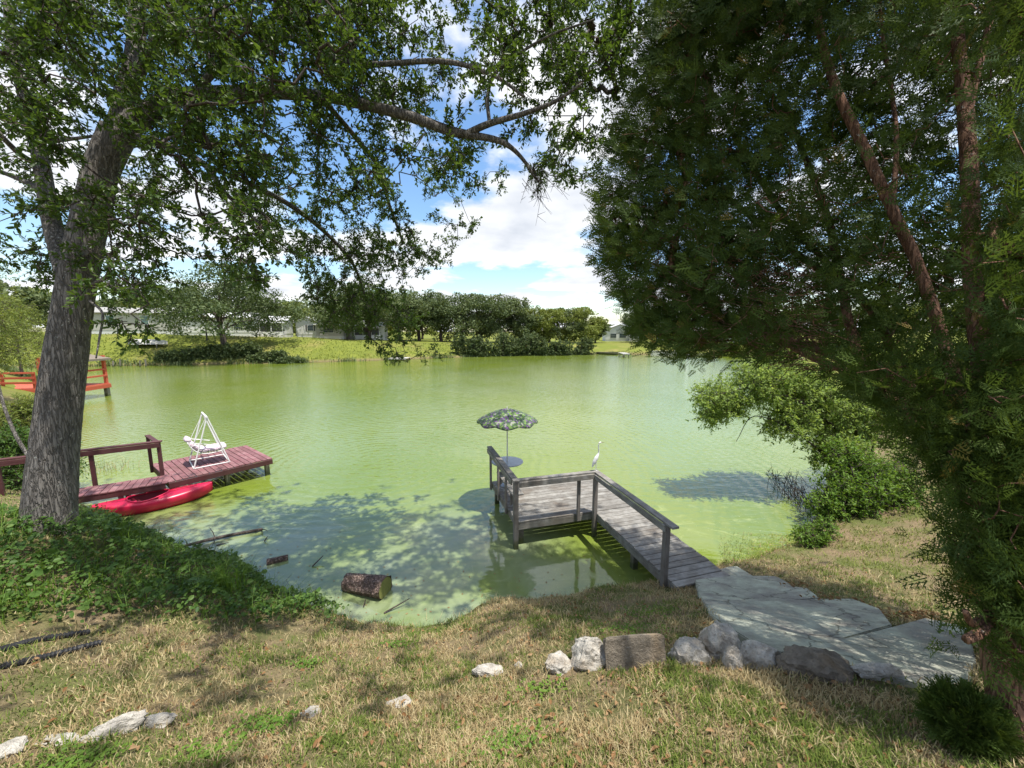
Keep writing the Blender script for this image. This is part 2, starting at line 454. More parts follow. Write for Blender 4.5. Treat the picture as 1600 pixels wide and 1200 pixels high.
# ------------------------------------------------------------------ object helpers
def link(o, parent=None):
    COL.objects.link(o)
    if parent is not None:
        o.parent = parent
    return o
def tag(o, label=None, cat=None, group=None, kind=None):
    if label: o['label'] = label
    if cat: o['category'] = cat
    if group: o['group'] = group
    if kind: o['kind'] = kind
    return o
def thing(name, label, cat, loc=(0, 0, 0), rz=0.0, group=None):
    o = bpy.data.objects.new(name, None)
    o.empty_display_size = 0.2
    o.location = [float(x) for x in loc]
    o.rotation_euler = (0, 0, rz)
    link(o)
    return tag(o, label, cat, group)
def mesh_np(name, V, Fc, mat, parent=None, smooth=False):
    V = np.ascontiguousarray(V, np.float32); Fc = np.ascontiguousarray(Fc, np.int32)
    me = bpy.data.meshes.new(name)
    n, k = Fc.shape
    me.vertices.add(len(V)); me.vertices.foreach_set('co', V.ravel())
    me.loops.add(n * k); me.loops.foreach_set('vertex_index', Fc.ravel())
    me.polygons.add(n)
    me.polygons.foreach_set('loop_start', np.arange(0, n * k, k, dtype=np.int32))
    if smooth:
        me.polygons.foreach_set('use_smooth', np.ones(n, bool))
    me.update(calc_edges=True)
    me.materials.append(MATS[mat])
    return link(bpy.data.objects.new(name, me), parent)
def mesh_py(name, V, Fc, mat, parent=None, smooth=False):
    me = bpy.data.meshes.new(name)
    me.from_pydata([tuple(map(float, v)) for v in V], [], [tuple(map(int, f)) for f in Fc])
    if smooth:
        for p in me.polygons: p.use_smooth = True
    me.update()
    me.materials.append(MATS[mat])
    return link(bpy.data.objects.new(name, me), parent)
BOXC = {}
def box_mesh(size, mat, bevel=0.006):
    key = (tuple(round(x, 4) for x in size), mat, bevel)
    if key in BOXC:
        return BOXC[key]
    bm = bmesh.new()
    bmesh.ops.create_cube(bm, size=1.0)
    bmesh.ops.scale(bm, vec=size, verts=bm.verts)
    if bevel:
        bmesh.ops.bevel(bm, geom=list(bm.edges), offset=min(bevel, min(size) * 0.3), segments=1, affect='EDGES')
    me = bpy.data.meshes.new('box'); bm.to_mesh(me); bm.free()
    me.materials.append(MATS[mat])
    BOXC[key] = me
    return me
def box(name, size, loc, mat, parent=None, rot=(0, 0, 0), bevel=0.006):
    o = bpy.data.objects.new(name, box_mesh(size, mat, bevel))
    o.location = [float(x) for x in loc]; o.rotation_euler = rot
    return link(o, parent)
def beam(name, a, b, w, h, mat, parent=None, bevel=0.005):
    """box running from a to b (local x along it)"""
    a, b = Vector([float(x) for x in a]), Vector([float(x) for x in b])
    d = b - a
    o = bpy.data.objects.new(name, box_mesh((d.length, w, h), mat, bevel))
    o.location = (a + b) / 2
    x = d.normalized(); up = Vector((0, 0, 1))
    if abs(x.dot(up)) > 0.98: up = Vector((0, 1, 0))
    y = up.cross(x).normalized(); z = x.cross(y)
    o.rotation_euler = Matrix((x, y, z)).transposed().to_euler()
    return link(o, parent)
def catmull(P, n):
    P = np.asarray(P, float)
    Q = np.vstack([2 * P[0] - P[1], P, 2 * P[-1] - P[-2]])
    res = []
    for i in range(1, len(Q) - 2):
        t = np.linspace(0, 1, n, endpoint=False)[:, None]
        a, b, c, d = Q[i - 1], Q[i], Q[i + 1], Q[i + 2]
        res.append(0.5 * (2 * b + (c - a) * t + (2 * a - 5 * b + 4 * c - d) * t ** 2 + (3 * b - a - 3 * c + d) * t ** 3))
    res.append(P[-1:])
    return np.vstack(res)
def tube(P, R, seg=8, rough=0.0, cap=True, squash=None, seed=0):
    """verts, quads of a tapered tube along P with radii R"""
    P = np.asarray(P, float); R = np.broadcast_to(np.asarray(R, float), (len(P),))
    T = np.gradient(P, axis=0); T /= np.linalg.norm(T, axis=1)[:, None] + 1e-9
    ref = np.array([0.0, 0, 1]) if abs(T[0][2]) < 0.9 else np.array([1.0, 0, 0])
    V = []
    N = np.cross(T[0], ref); N /= np.linalg.norm(N)
    a = np.arange(seg) * 2 * np.pi / seg
    rr = np.random.default_rng(seed)
    ph = rr.uniform(0, 6.28, 6)
    for i in range(len(P)):
        N = N - T[i] * N.dot(T[i]); N /= np.linalg.norm(N) + 1e-9
        B = np.cross(T[i], N)
        r = R[i] * np.ones(seg)
        if rough:
            r = r * (1 + rough * (np.sin(3 * a + ph[0] + i * 0.13) * 0.4 + np.sin(5 * a + ph[1] - i * 0.09) * 0.35 + np.sin(8 * a + ph[2] + i * 0.21) * 0.25 + rr.normal(0, 0.25, seg)))
        V.append(P[i] + np.cos(a)[:, None] * N * r[:, None] + np.sin(a)[:, None] * B * r[:, None])
    V = np.vstack(V)
    Fc = []
    for i in range(len(P) - 1):
        for j in range(seg):
            k = (j + 1) % seg
            Fc.append((i * seg + j, i * seg + k, (i + 1) * seg + k, (i + 1) * seg + j))
    if cap:
        m = len(V); V = np.vstack([V, P[0], P[-1]])
        L = (len(P) - 1) * seg
        for j in range(seg):
            k = (j + 1) % seg
            Fc.append((m, k, j, j)); Fc.append((m + 1, L + j, L + k, L + k))
    return V, [f if f[2] != f[3] else f[:3] for f in Fc]
def join_vf(parts):
    V, Fc, o = [], [], 0
    for v, f in parts:
        V.append(np.asarray(v)); Fc += [tuple(i + o for i in q) for q in f]; o += len(v)
    return np.vstack(V), Fc
def rod(name, a, b, r, mat, parent=None, seg=8):
    V, Fc = tube([a, b], r, seg)
    return mesh_py(name, V, Fc, mat, parent)
def segs_np(A, B, ra, rb):
    """many straight tapered three-sided twigs at once"""
    A, B = np.asarray(A, float), np.asarray(B, float)
    T = B - A; T /= np.linalg.norm(T, axis=1)[:, None] + 1e-9
    ref = np.where(np.abs(T[:, 2:3]) < 0.9, np.array([[0, 0, 1.0]]), np.array([[1.0, 0, 0]]))
    N = np.cross(T, ref); N /= np.linalg.norm(N, axis=1)[:, None] + 1e-9
    Bn = np.cross(T, N)
    V = []
    for P, r in ((A, ra), (B, rb)):
        r = np.broadcast_to(np.asarray(r, float), (len(A),))[:, None]
        for k in range(3):
            an = k * 2.0944
            V.append(P + (math.cos(an) * N + math.sin(an) * Bn) * r)
    V = np.stack(V, 1).reshape(-1, 3)
    base = np.arange(len(A))[:, None] * 6
    q = np.concatenate([base + np.array([[0, 1, 4, 3]]), base + np.array([[1, 2, 5, 4]]), base + np.array([[2, 0, 3, 5]])])
    return V, q
def unit(x):
    return x / (np.linalg.norm(x, axis=-1, keepdims=True) + 1e-9)
def leaves_np(P, D, Nn, L, W, shape=6, fold=0.18, curl=0.1):
    """leaf blades: base P, axis D, normal N"""
    D = unit(D); S = unit(np.cross(D, Nn)); N = np.cross(S, D)
    L = np.broadcast_to(L, (len(P),))[:, None]; W = np.broadcast_to(W, (len(P),))[:, None]
    if shape == 6:
        loc = [(0, 0, 0), (0.3, 0.42, fold), (0.68, 0.40, fold * 0.8), (1, 0, -curl), (0.68, -0.40, fold * 0.8), (0.3, -0.42, fold)]
        tr = [(0, 1, 2), (0, 2, 3), (0, 3, 4), (0, 4, 5)]
    else:
        loc = [(0, 0, 0), (0.45, 0.5, fold), (1, 0, -curl), (0.45, -0.5, fold)]
        tr = [(0, 1, 2), (0, 2, 3)]
    V = np.stack([P + D * L * a + S * W * b + N * W * c for a, b, c in loc], 1).reshape(-1, 3)
    k = len(loc)
    Fc = (np.arange(len(P))[:, None, None] * k + np.array(tr)[None]).reshape(-1, 3)
    return V, Fc
def join_np(parts):
    V, Fc, o = [], [], 0
    for v, f in parts:
        V.append(v); Fc.append(f + o); o += len(v)
    return np.concatenate(V), np.concatenate(Fc)
def fbm(x, y, seed=0):
    s = seed * 12.9
    return (np.sin(x * 1.3 + y * 0.7 + s) + np.sin(x * -0.8 + y * 1.9 + s * 2) * 0.7 + np.sin(x * 2.9 + y * 2.3 + s * 3) * 0.35 + np.sin(x * 5.3 - y * 4.1 + s) * 0.2) / 2.25

# ------------------------------------------------------------------ the lake and the land
def w2(px, py):
    return tuple(at(px, py, 0)[:2])
SHORE = [w2(195, 822), w2(285, 864), w2(420, 910), w2(520, 958), w2(565, 980), w2(690, 974), w2(760, 945), w2(900, 928), w2(1010, 916),
         w2(1080, 905), w2(1150, 878), w2(1235, 858), w2(1280, 800), w2(1295, 730), (13, 15.5), (18, 24), (30, 42), (50, 66), (62, 84),
         w2(1100, 557), w2(1020, 555), w2(930, 553.5), w2(850, 555), w2(750, 557), w2(680, 560), w2(600, 563), w2(500, 566), w2(420, 568), w2(300, 570), w2(160, 572),
         (-64, 48), w2(70, 606), w2(100, 640), w2(95, 700), w2(95, 775)]
SH = np.array(SHORE)
def shore_dist(x, y):
    """distance to the shoreline, positive on land"""
    x, y = np.asarray(x, float), np.asarray(y, float)
    d = np.full(x.shape, 1e9); inside = np.zeros(x.shape, bool)
    for i in range(len(SH)):
        (ax, ay), (bx, by) = SH[i], SH[(i + 1) % len(SH)]
        ex, ey = bx - ax, by - ay
        t = np.clip(((x - ax) * ex + (y - ay) * ey) / (ex * ex + ey * ey), 0, 1)
        d = np.minimum(d, (x - ax - t * ex) ** 2 + (y - ay - t * ey) ** 2)
        c = (ay > y) != (by > y)
        with np.errstate(divide='ignore', invalid='ignore'):
            inside ^= c & (x < (bx - ax) * (y - ay) / (by - ay + 1e-12) + ax)
    d = np.sqrt(d)
    return np.where(inside, -d, d)
def sstep(t):
    t = np.clip(t, 0, 1)
    return t * t * (3 - 2 * t)
def height(x, y):
    x, y = np.asarray(x, float), np.asarray(y, float)
    s = shore_dist(x, y) + 0.10 * fbm(x * 2.1, y * 2.1, 1)
    far = sstep((np.hypot(x, y) - 16) / 14)
    # near bank
    slope = 0.47 - 0.20 * sstep((x - 3.2) / 3.0)
    n = np.where(s > 0, 0.20 * sstep(s / 0.3) + slope * np.maximum(s - 0.15, 0), 0.75 * s)
    n = np.where(n > 2.7, 2.7 + (1 - np.exp(-(n - 2.7) / 0.7)) * 0.7, n)
    n = n + 0.75 * np.exp(-(((x + 6.9) / 1.7) ** 2 + ((y - 5.2) / 1.5) ** 2)) * sstep(s / 0.8)
    n = n + np.where(s > 0, 0.03 * fbm(x * 3.2, y * 3.2, 3), 0)
    # far banks
    u = x / np.maximum(y, 1.0)
    cap = np.interp(u, [-1.3, -0.95, -0.55, -0.25, 0.1, 0.4, 1.2], [4.1, 4.2, 3.4, 2.2, 1.4, 1.1, 2.6])
    f = np.where(s > 0, 0.25 * sstep(s / 0.4) + (cap - 0.25) * np.clip(s / 10.5, 0, 1) ** 0.9, 0.5 * s) + np.where(s > 0, 0.10 * fbm(x * 0.35, y * 0.35, 2), 0)
    z = n * (1 - far) + f * far
    return np.maximum(z, -1.2)
def gz(x, y):
    return float(height(np.array([x]), np.array([y]))[0])
def hit(px, py, dmax=40.0):
    r = ray(px, py)
    t = np.concatenate([np.arange(0.6, 12, 0.01), np.arange(12, dmax, 0.05)])
    P = np.array([0, 0, HC])[None] + r[None] * t[:, None]
    g = np.maximum(height(P[:, 0], P[:, 1]), 0.0)
    k = np.argmax(P[:, 2] <= g)
    return P[k], t[k]

ang = np.concatenate([np.linspace(-72, 72, 430), np.linspace(72, 288, 60)[1:-1]]) * math.pi / 180
rad = np.concatenate([np.geomspace(0.25, 16, 140), np.geomspace(16, 190, 85)[1:], np.geomspace(190, 4000, 18)[1:]])
A, R = np.meshgrid(ang, rad)
X, Y = np.sin(A) * R, np.cos(A) * R
Z = height(X, Y)
na, nr = len(ang), len(rad)
V = np.stack([X, Y, Z], -1).reshape(-1, 3)
PATH_PX = [(1075, 908), (1138, 889), (1180, 903), (1224, 905), (1282, 938), (1332, 942), (1395, 978), (1444, 974), (1511, 1000), (1526, 1042), (1518, 1076), (1460, 1076), (1337, 1048), (1180, 1025), (1138, 990), (1094, 942)]
def in_poly(px, py, poly):
    px, py = np.asarray(px, float), np.asarray(py, float)
    ins = np.zeros(px.shape, bool); n = len(poly)
    for i in range(n):
        (ax, ay), (bx, by) = poly[i], poly[(i + 1) % n]
        c = (ay > py) != (by > py)
        ins ^= c & (px < (bx - ax) * (py - ay) / (by - ay + 1e-12) + ax)
    return ins
_px, _py, _d = project(V)
V[in_poly(_px, _py, PATH_PX) & (_d > 0.3) & (_d < 12), 2] -= 0.16
i, j = np.meshgrid(np.arange(nr - 1), np.arange(na), indexing='ij')
j2 = (j + 1) % na
Fq = np.stack([i * na + j, (i + 1) * na + j, (i + 1) * na + j2, i * na + j2], -1).reshape(-1, 4)[:, ::-1]
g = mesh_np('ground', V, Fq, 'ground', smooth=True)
tag(g, kind='structure')
w = mesh_py('water', [(-75, 2, 0), (75, 2, 0), (75, 150, 0), (-75, 150, 0)], [(0, 1, 2, 3)], 'water')
tag(w, kind='structure')

# ------------------------------------------------------------------ painted concrete path down to the dock
_pc = np.mean(PATH_PX, axis=0)
PATH_IN = [tuple(_pc + (np.array(q) - _pc) * np.array([0.965, 0.93])) for q in PATH_PX]
slabs = [
    [(1075, 908), (1138, 889), (1152, 888), (1180, 903), (1150, 906), (1084, 914)],
    [(1084, 914), (1150, 906), (1180, 903), (1212, 903), (1224, 908), (1240, 920), (1262, 923), (1282, 940), (1190, 942), (1094, 942)],
    [(1094, 942), (1190, 942), (1282, 940), (1332, 942), (1374, 962), (1395, 980), (1320, 990), (1200, 990), (1138, 990), (1108, 966)],
    [(1138, 990), (1200, 990), (1320, 990), (1395, 980), (1444, 974), (1511, 1000), (1526, 1042), (1518, 1076), (1460, 1076), (1337, 1048), (1264, 1042), (1180, 1025)],
]
path = bpy.data.objects.new('path', None); link(path); tag(path, 'pale green painted concrete path stepping down to the grey dock', kind='structure')
for k, sl in enumerate(slabs):
    cen = np.mean(sl, axis=0)
    sh = [cen + (np.array(q) - cen) * 0.992 for q in sl]
    top = np.array([hit(*q)[0] for q in sh])
    Aa = np.c_[top[:, :2], np.ones(len(top))]
    co = np.linalg.lstsq(Aa, top[:, 2], rcond=None)[0]
    co[:2] *= 0.9
    co[2] = top[:, 2].mean() - co[0] * top[:, 0].mean() - co[1] * top[:, 1].mean()
    top[:, 2] = Aa @ co + 0.045
    bm = bmesh.new()
    vs = [bm.verts.new(t) for t in top]
    f = bm.faces.new(vs)
    if f.normal.z < 0: f.normal_flip()
    bm.normal_update()
    if f.normal.z < 0: bmesh.ops.reverse_faces(bm, faces=[f])
    ex = bmesh.ops.extrude_face_region(bm, geom=[f])
    for e in ex['geom']:
        if isinstance(e, bmesh.types.BMVert): e.co.z -= 0.22
    bmesh.ops.recalc_face_normals(bm, faces=bm.faces)
    bmesh.ops.bevel(bm, geom=[e for e in bm.edges], offset=0.012, segments=2, affect='EDGES')
    me = bpy.data.meshes.new('slab'); bm.to_mesh(me); bm.free(); me.materials.append(MATS['green_concrete'])
    link(bpy.data.objects.new('slab', me), path)
def in_poly(px, py, poly):
    px, py = np.asarray(px, float), np.asarray(py, float)
    ins = np.zeros(px.shape, bool); n = len(poly)
    for i in range(n):
        (ax, ay), (bx, by) = poly[i], poly[(i + 1) % n]
        c = (ay > py) != (by > py)
        ins ^= c & (px < (bx - ax) * (py - ay) / (by - ay + 1e-12) + ax)
    return ins

# ------------------------------------------------------------------ grey dock
CX, CY, DZ = 1.9, 8.25, 0.56
dock = thing('wooden_dock', 'weathered grey wooden dock with railings and a walkway to the path', 'dock', (CX, CY, 0), math.atan2(0.28, 0.96))
BW, BG = 0.135, 0.013
def boards(parent, x0, x1, y0, y1, mat, z, axis=0, jit=0.02, th=0.036):
    n = int(round((y1 - y0) / (BW + BG)))
    st = (y1 - y0) / n
    for k in range(n):
        L = x1 - x0 + random.uniform(-jit, jit)
        c = (x0 + x1) / 2 + random.uniform(-jit, jit) / 2
        y = y0 + st * (k + 0.5)
        loc = (c, y, z - th / 2 + random.uniform(-0.003, 0.003))
        rz = random.uniform(-0.003, 0.003) + (math.pi / 2 if axis else 0)
        if axis: loc = (y, c, loc[2])
        Lq = round(L * 50) / 50
        box('board', (Lq, st - BG, th), loc, mat, parent, (random.uniform(-0.008, 0.008), random.uniform(-0.002, 0.002), rz), 0.006)
boards(dock, -1.87, 1.02, 0.0, 2.38, 'weathered_wood', DZ)
boards(dock, -0.03, 1.02, -2.72, -0.01, 'weathered_wood', DZ)
def dbeam(name, a, b, w, h, mat='weathered_wood'):
    return beam(name, a, b, w, h, mat, dock)
zb = DZ - 0.036 - 0.075
dbeam('fascia', (-1.86, 0.025, zb), (-0.03, 0.025, zb), 0.04, 0.15)
dbeam('fascia', (-1.84, 0.05, zb), (-1.84, 2.36, zb), 0.04, 0.15)
dbeam('fascia', (0.0, -2.9, zb - 0.01), (0.0, -0.02, zb), 0.04, 0.16)
dbeam('fascia', (0.99, -2.72, zb), (0.99, 2.36, zb), 0.04, 0.15)
dbeam('fascia', (-1.82, 2.35, zb), (0.97, 2.35, zb), 0.04, 0.15)
for yy in (0.8, 1.6): dbeam('joist', (-1.82, yy, zb), (0.97, yy, zb), 0.04, 0.14)
dbeam('joist', (0.5, -2.7, zb), (0.5, 0.75, zb - 0.01), 0.04, 0.13)
RZ = 1.54
def dpost(x, y, z0, z1, w=0.09, d=0.09):
    return box('post', (w, d, z1 - z0), (x, y, (z0 + z1) / 2), 'weathered_post', dock)
dpost(-1.91, -0.045, -0.6, RZ - 0.04, 0.10, 0.10)
dpost(-0.055, -0.055, -0.6, RZ - 0.04, 0.09, 0.09)
dpost(-0.45, -0.03, DZ - 0.15, RZ - 0.04, 0.07, 0.06)
dpost(-1.905, 2.30, DZ - 0.2, RZ - 0.04, 0.05, 0.09)
dpost(-1.90, 1.50, DZ - 0.16, RZ - 0.04, 0.045, 0.08)
dpost(-1.90, 0.78, DZ - 0.16, RZ - 0.04, 0.045, 0.08)
dpost(-0.06, -2.44, DZ - 0.3, RZ - 0.04, 0.085, 0.10)
for (x, y) in ((-1.76, 2.2), (0.85, 2.2), (0.85, 0.1), (0.85, -1.3), (0.12, -1.35), (-1.74, 0.15)): dpost(x, y, -0.7, DZ - 0.19, 0.11, 0.11)
rl = dbeam('rail', (-1.98, -0.05, RZ - 0.02), (0.02, -0.05, RZ - 0.02), 0.12, 0.038)
dbeam('rail_apron', (-1.86, -0.118, RZ - 0.10), (-0.12, -0.118, RZ - 0.10), 0.036, 0.115)
dbeam('rail', (-1.91, 0.015, RZ - 0.02), (-1.91, 2.42, RZ - 0.02), 0.13, 0.04)
dbeam('rail_apron', (-1.975, 0.05, RZ - 0.10), (-1.975, 2.36, RZ - 0.10), 0.034, 0.11)
dbeam('rail', (-0.05, -2.64, RZ - 0.02), (-0.05, -0.115, RZ - 0.02), 0.13, 0.04)
dbeam('rail_apron', (-0.122, -2.48, RZ - 0.10), (-0.122, -0.15, RZ - 0.10), 0.034, 0.11)
sb = dbeam('bench_seat', (-1.70, 0.45, DZ + 0.40), (-1.70, 1.95, DZ + 0.40), 0.26, 0.036)
for yy in (0.62, 1.72):
    V = [(-1.84, yy - 0.02, DZ + 0.38), (-1.58, yy - 0.02, DZ + 0.38), (-1.84, yy - 0.02, DZ + 0.08)]
    V += [(a, b + 0.04, c) for a, b, c in V]
    mesh_py('bench_bracket', V, [(0, 2, 1), (3, 4, 5), (0, 1, 4, 3), (1, 2, 5, 4), (2, 0, 3, 5)], 'weathered_post', dock)

# ------------------------------------------------------------------ table, parasol and egret on the grey dock
def dw(x, y, z):
    a = dock.rotation_euler.z
    return np.array([CX + x * math.cos(a) - y * math.sin(a), CY + x * math.sin(a) + y * math.cos(a), z])
def lathe(name, prof, mat, parent, seg=32, smooth=True):
    V, Fc = [], []
    for r, z in prof:
        for k in range(seg):
            a = k * 2 * math.pi / seg
            V.append((r * math.cos(a), r * math.sin(a), z))
    for i in range(len(prof) - 1):
        for k in range(seg):
            l = (k + 1) % seg
            Fc.append((i * seg + k, i * seg + l, (i + 1) * seg + l, (i + 1) * seg + k))
    return mesh_py(name, V, Fc, mat, parent, smooth)
tp = dw(-1.52, 2.02, DZ)
tb = thing('round_table', 'round blue-grey metal table under the floral parasol', 'table', tp)
lathe('table_top', [(0.025, 0.62), (0.40, 0.62), (0.42, 0.63), (0.42, 0.645), (0.40, 0.65), (0.024, 0.65), (0.025, 0.62)], 'grey_metal', tb, smooth=False)
lathe('pedestal', [(0.024, 0.0), (0.034, 0.0), (0.034, 0.62), (0.024, 0.62)], 'grey_metal', tb, 16)
lathe('base', [(0.024, 0.004), (0.22, 0.004), (0.21, 0.03), (0.05, 0.05), (0.024, 0.05)], 'grey_metal', tb, 24)
ub = thing('parasol', 'beach parasol with scalloped purple and green floral canopy over the table', 'parasol', tp)
TOPZ = 2.06
rod('pole', (0, 0, 0.01), (0, 0, TOPZ - 0.02), 0.017, 'white_metal', ub, 10)
NS, RR = 8, 0.80
V, Fc = [], []
rows = 9; seg = NS * 6
for i in range(rows + 1):
    t = i / rows
    for k in range(seg):
        a = k * 2 * math.pi / seg
        s = abs(math.sin(a * NS / 2))
        r = RR * t * (1 - 0.055 * s * t)
        z = TOPZ - 0.34 * (t ** 1.75) + (0.055 * s * t ** 3) - 0.02 * s * t * (1 - t)
        V.append((r * math.cos(a), r * math.sin(a), z))
for i in range(rows):
    for k in range(seg):
        l = (k + 1) % seg
        Fc.append((i * seg + k, (i + 1) * seg + k, (i + 1) * seg + l, i * seg + l))
m0 = len(V)
for k in range(seg):
    x, y, z = V[rows * seg + k]
    a = k * 2 * math.pi / seg
    V.append((x * 0.985, y * 0.985, z - 0.045 - 0.02 * abs(math.sin(a * NS))))
for k in range(seg):
    l = (k + 1) % seg
    Fc.append((rows * seg + k, m0 + k, m0 + l, rows * seg + l))
cn = mesh_py('canopy', V, Fc, 'floral', ub, True)
for k in range(NS):
    a = k * 2 * math.pi / NS
    P = [(RR * t * 0.98 * math.cos(a), RR * t * 0.98 * math.sin(a), TOPZ - 0.012 - 0.34 * t ** 1.75) for t in np.linspace(0.03, 1, 7)]
    V, Fq_ = tube(P, 0.004, 5); mesh_py('rib', V, Fq_, 'white_metal', ub)
    rod('strut', (0.01 * math.cos(a), 0.01 * math.sin(a), TOPZ - 0.38), (0.42 * math.cos(a), 0.42 * math.sin(a), TOPZ - 0.10), 0.003, 'white_metal', ub, 5)
rod('finial', (0, 0, TOPZ - 0.01), (0, 0, TOPZ + 0.05), 0.011, 'white_metal', ub, 8)

ep = dw(-0.06, -0.06, RZ + 0.001)
eg = thing('egret', 'slim white egret standing on the corner of the grey dock railing', 'bird', ep)
eg.scale = (0.8, 0.8, 0.88)
bx = np.array([0.94, 0.3, 0.0])
def e3(f, z): return tuple(bx * f + np.array([0, 0, z]))
P = [e3(-0.12, 0.10), e3(-0.10, 0.15), e3(-0.055, 0.24), e3(0.0, 0.33), e3(0.045, 0.40), e3(0.07, 0.45), e3(0.075, 0.52), e3(0.062, 0.60), e3(0.066, 0.67), e3(0.085, 0.715), e3(0.12, 0.728), e3(0.15, 0.724)]
Rr = [0.006, 0.024, 0.050, 0.054, 0.036, 0.019, 0.016, 0.0135, 0.013, 0.018, 0.019, 0.008]
V, Fc = tube(catmull(P, 4), np.interp(np.linspace(0, 1, 45), np.linspace(0, 1, 12), Rr), 12)
mesh_py('body', V, Fc, 'egret_white', eg, True)
V, Fc = tube([e3(0.145, 0.725), e3(0.20, 0.722), e3(0.255, 0.715)], [0.009, 0.006, 0.0012], 8)
mesh_py('beak', V, Fc, 'beak_mat', eg, True)
for s in (-1, 1):
    o = np.array([-bx[1], bx[0], 0]) * 0.022 * s
    V, Fc = tube([np.array(e3(-0.02, 0.27)) + o, np.array(e3(0.005, 0.14)) + o, np.array(e3(-0.005, 0.01)) + o], [0.013, 0.006, 0.005], 6)
    mesh_py('leg', V, Fc, 'white_metal', eg)
    for t in (-0.5, 0, 0.5):
        c = np.array(e3(-0.005, 0.006)) + o
        dirv = bx * math.cos(t) + np.array([-bx[1], bx[0], 0]) * math.sin(t)
        rod('toe', c, c + dirv * 0.045, 0.0035, 'white_metal', eg, 5)

# ------------------------------------------------------------------ red-brown dock, swing chair, kayak
RD = 0.56
nr_ = at(426, 715.6, RD)
rdk = thing('red_dock', 'red-brown painted dock with railed walkway beside the oak tree', 'dock', (nr_[0], nr_[1], 0), math.atan2(0.785, 0.62))
# local x runs towards the far end of the deck, local y away from the kayak side
boards(rdk, 0.02, 2.32, -2.55, 0.0, 'red_wood', RD, axis=1)
def rbeam(name, a, b, w, h, mat='red_beam'): return beam(name, a, b, w, h, mat, rdk)
zr = RD - 0.036 - 0.075
rbeam('fascia', (-2.55, 0.0, zr), (-0.01, 0.0, zr), 0.04, 0.15)
rbeam('fascia', (-0.03, 0.02, zr), (-0.03, 2.30, zr), 0.04, 0.15)
rbeam('fascia', (-2.53, 0.02, zr), (-2.53, 2.30, zr), 0.04, 0.15)
rbeam('fascia', (-2.51, 2.30, zr), (-0.05, 2.30, zr), 0.04, 0.15)
for xx in (-1.7, -0.85): rbeam('joist', (xx, 0.03, zr), (xx, 2.28, zr), 0.04, 0.14)
for (x, y) in ((-0.14, 0.14), (-0.14, 2.15), (-2.4, 2.15), (-2.42, 0.14), (-1.2, 0.2)):
    box('pile', (0.12, 0.12, 1.15), (x, y, RD - 0.19 - 0.575), 'weathered_post', rdk)
# walkway from the deck corner back to the bank
ra = rdk.rotation_euler.z
def rl_(p):
    dx, dy = p[0] - nr_[0], p[1] - nr_[1]
    return np.array([dx * math.cos(ra) + dy * math.sin(ra), -dx * math.sin(ra) + dy * math.cos(ra)])
wA = np.array([-2.62, 0.03]); wdir = rl_(at(121, 775, RD)) - rl_(at(292, 748, RD)); wdir /= np.linalg.norm(wdir)
wper = np.array([wdir[1], -wdir[0]])
if wper[1] < 0: wper = -wper
WW = 0.74
wang = math.atan2(wper[1], wper[0])
nwb = 34
for k in range(nwb):
    c = wA + wdir * (0.145 * k + 0.02) + wper * (WW / 2)
    box('walk_board', (WW, 0.134, 0.036), (c[0], c[1], RD - 0.02 + random.uniform(-0.004, 0.004)), 'red_wood', rdk, (0, 0, wang + random.uniform(-0.006, 0.006)))
Lw = 0.145 * nwb
for off in (0.03, WW - 0.03):
    a = wA + wper * off; bq = a + wdir * Lw
    rbeam('stringer', (*a, zr), (*bq, zr), 0.04, 0.15)
    for t in (0.9, 2.6, 4.2):
        q = a + wdir * t + wper * (0.06 if off < 0.1 else -0.06)
        box('pile', (0.10, 0.10, 1.1), (q[0], q[1], RD - 0.19 - 0.55), 'weathered_post', rdk)
rp = [wA + wper * (WW + 0.03) + wdir * t for t in (0.18, 1.52, 3.1, 4.75)]
RRZ = RD + 0.98
for q in rp: box('rail_post', (0.085, 0.085, RRZ - RD + 0.19), (q[0], q[1], (RRZ + RD - 0.19) / 2 - 0.02), 'red_beam', rdk, (0, 0, wang))
rbeam('rail', (*(rp[0] - wdir * 0.08), RRZ), (*(rp[3] + wdir * 0.2), RRZ), 0.13, 0.04)
rbeam('rail_apron', (*(rp[0] - wdir * 0.03 - wper * 0.065), RRZ - 0.09), (*(rp[3] - wper * 0.065), RRZ - 0.09), 0.035, 0.13)
q2 = np.array([-2.57, 2.1])
box('rail_post', (0.08, 0.08, RRZ - RD + 0.19), (q2[0], q2[1], (RRZ + RD - 0.19) / 2 - 0.02), 'red_beam', rdk)
e0 = rp[0] + (q2 - rp[0]) * 0.05
rbeam('rail', (*e0, RRZ - 0.0415), (*(q2 + (q2 - rp[0]) * 0.03), RRZ - 0.0415), 0.12, 0.036)

# swing chair with a white A-frame
f1, f2 = at(303, 733, RD + 0.01), at(359, 722, RD + 0.01)
mid = (f1 + f2) / 2
ex = (f2 - f1); ex /= np.linalg.norm(ex)
sw = thing('swing_chair', 'white A-frame garden swing seat with pale pink cushions on the red dock', 'swing seat', (mid[0], mid[1], RD), math.atan2(ex[1], ex[0]))
hw, HH, DD = np.linalg.norm(f2 - f1) / 2, 1.50, 1.02
rr_ = 0.02
for y in (0.0, DD):
    for s in (-1, 1):
        rod('leg', (s * hw, y, 0.015), (0.0, y + (0.05 if y == 0 else -0.05), HH), rr_, 'white_metal', sw)
    rod('foot_bar', (-hw, y, 0.022), (hw, y, 0.022), rr_ * 0.9, 'white_metal', sw)
rod('top_bar', (0, 0.0, HH), (0, DD, HH), rr_ * 1.25, 'white_metal', sw)
for s in (-1, 1): rod('side_bar', (s * hw, 0, 0.02), (s * hw, DD, 0.02), rr_ * 0.8, 'white_metal', sw)
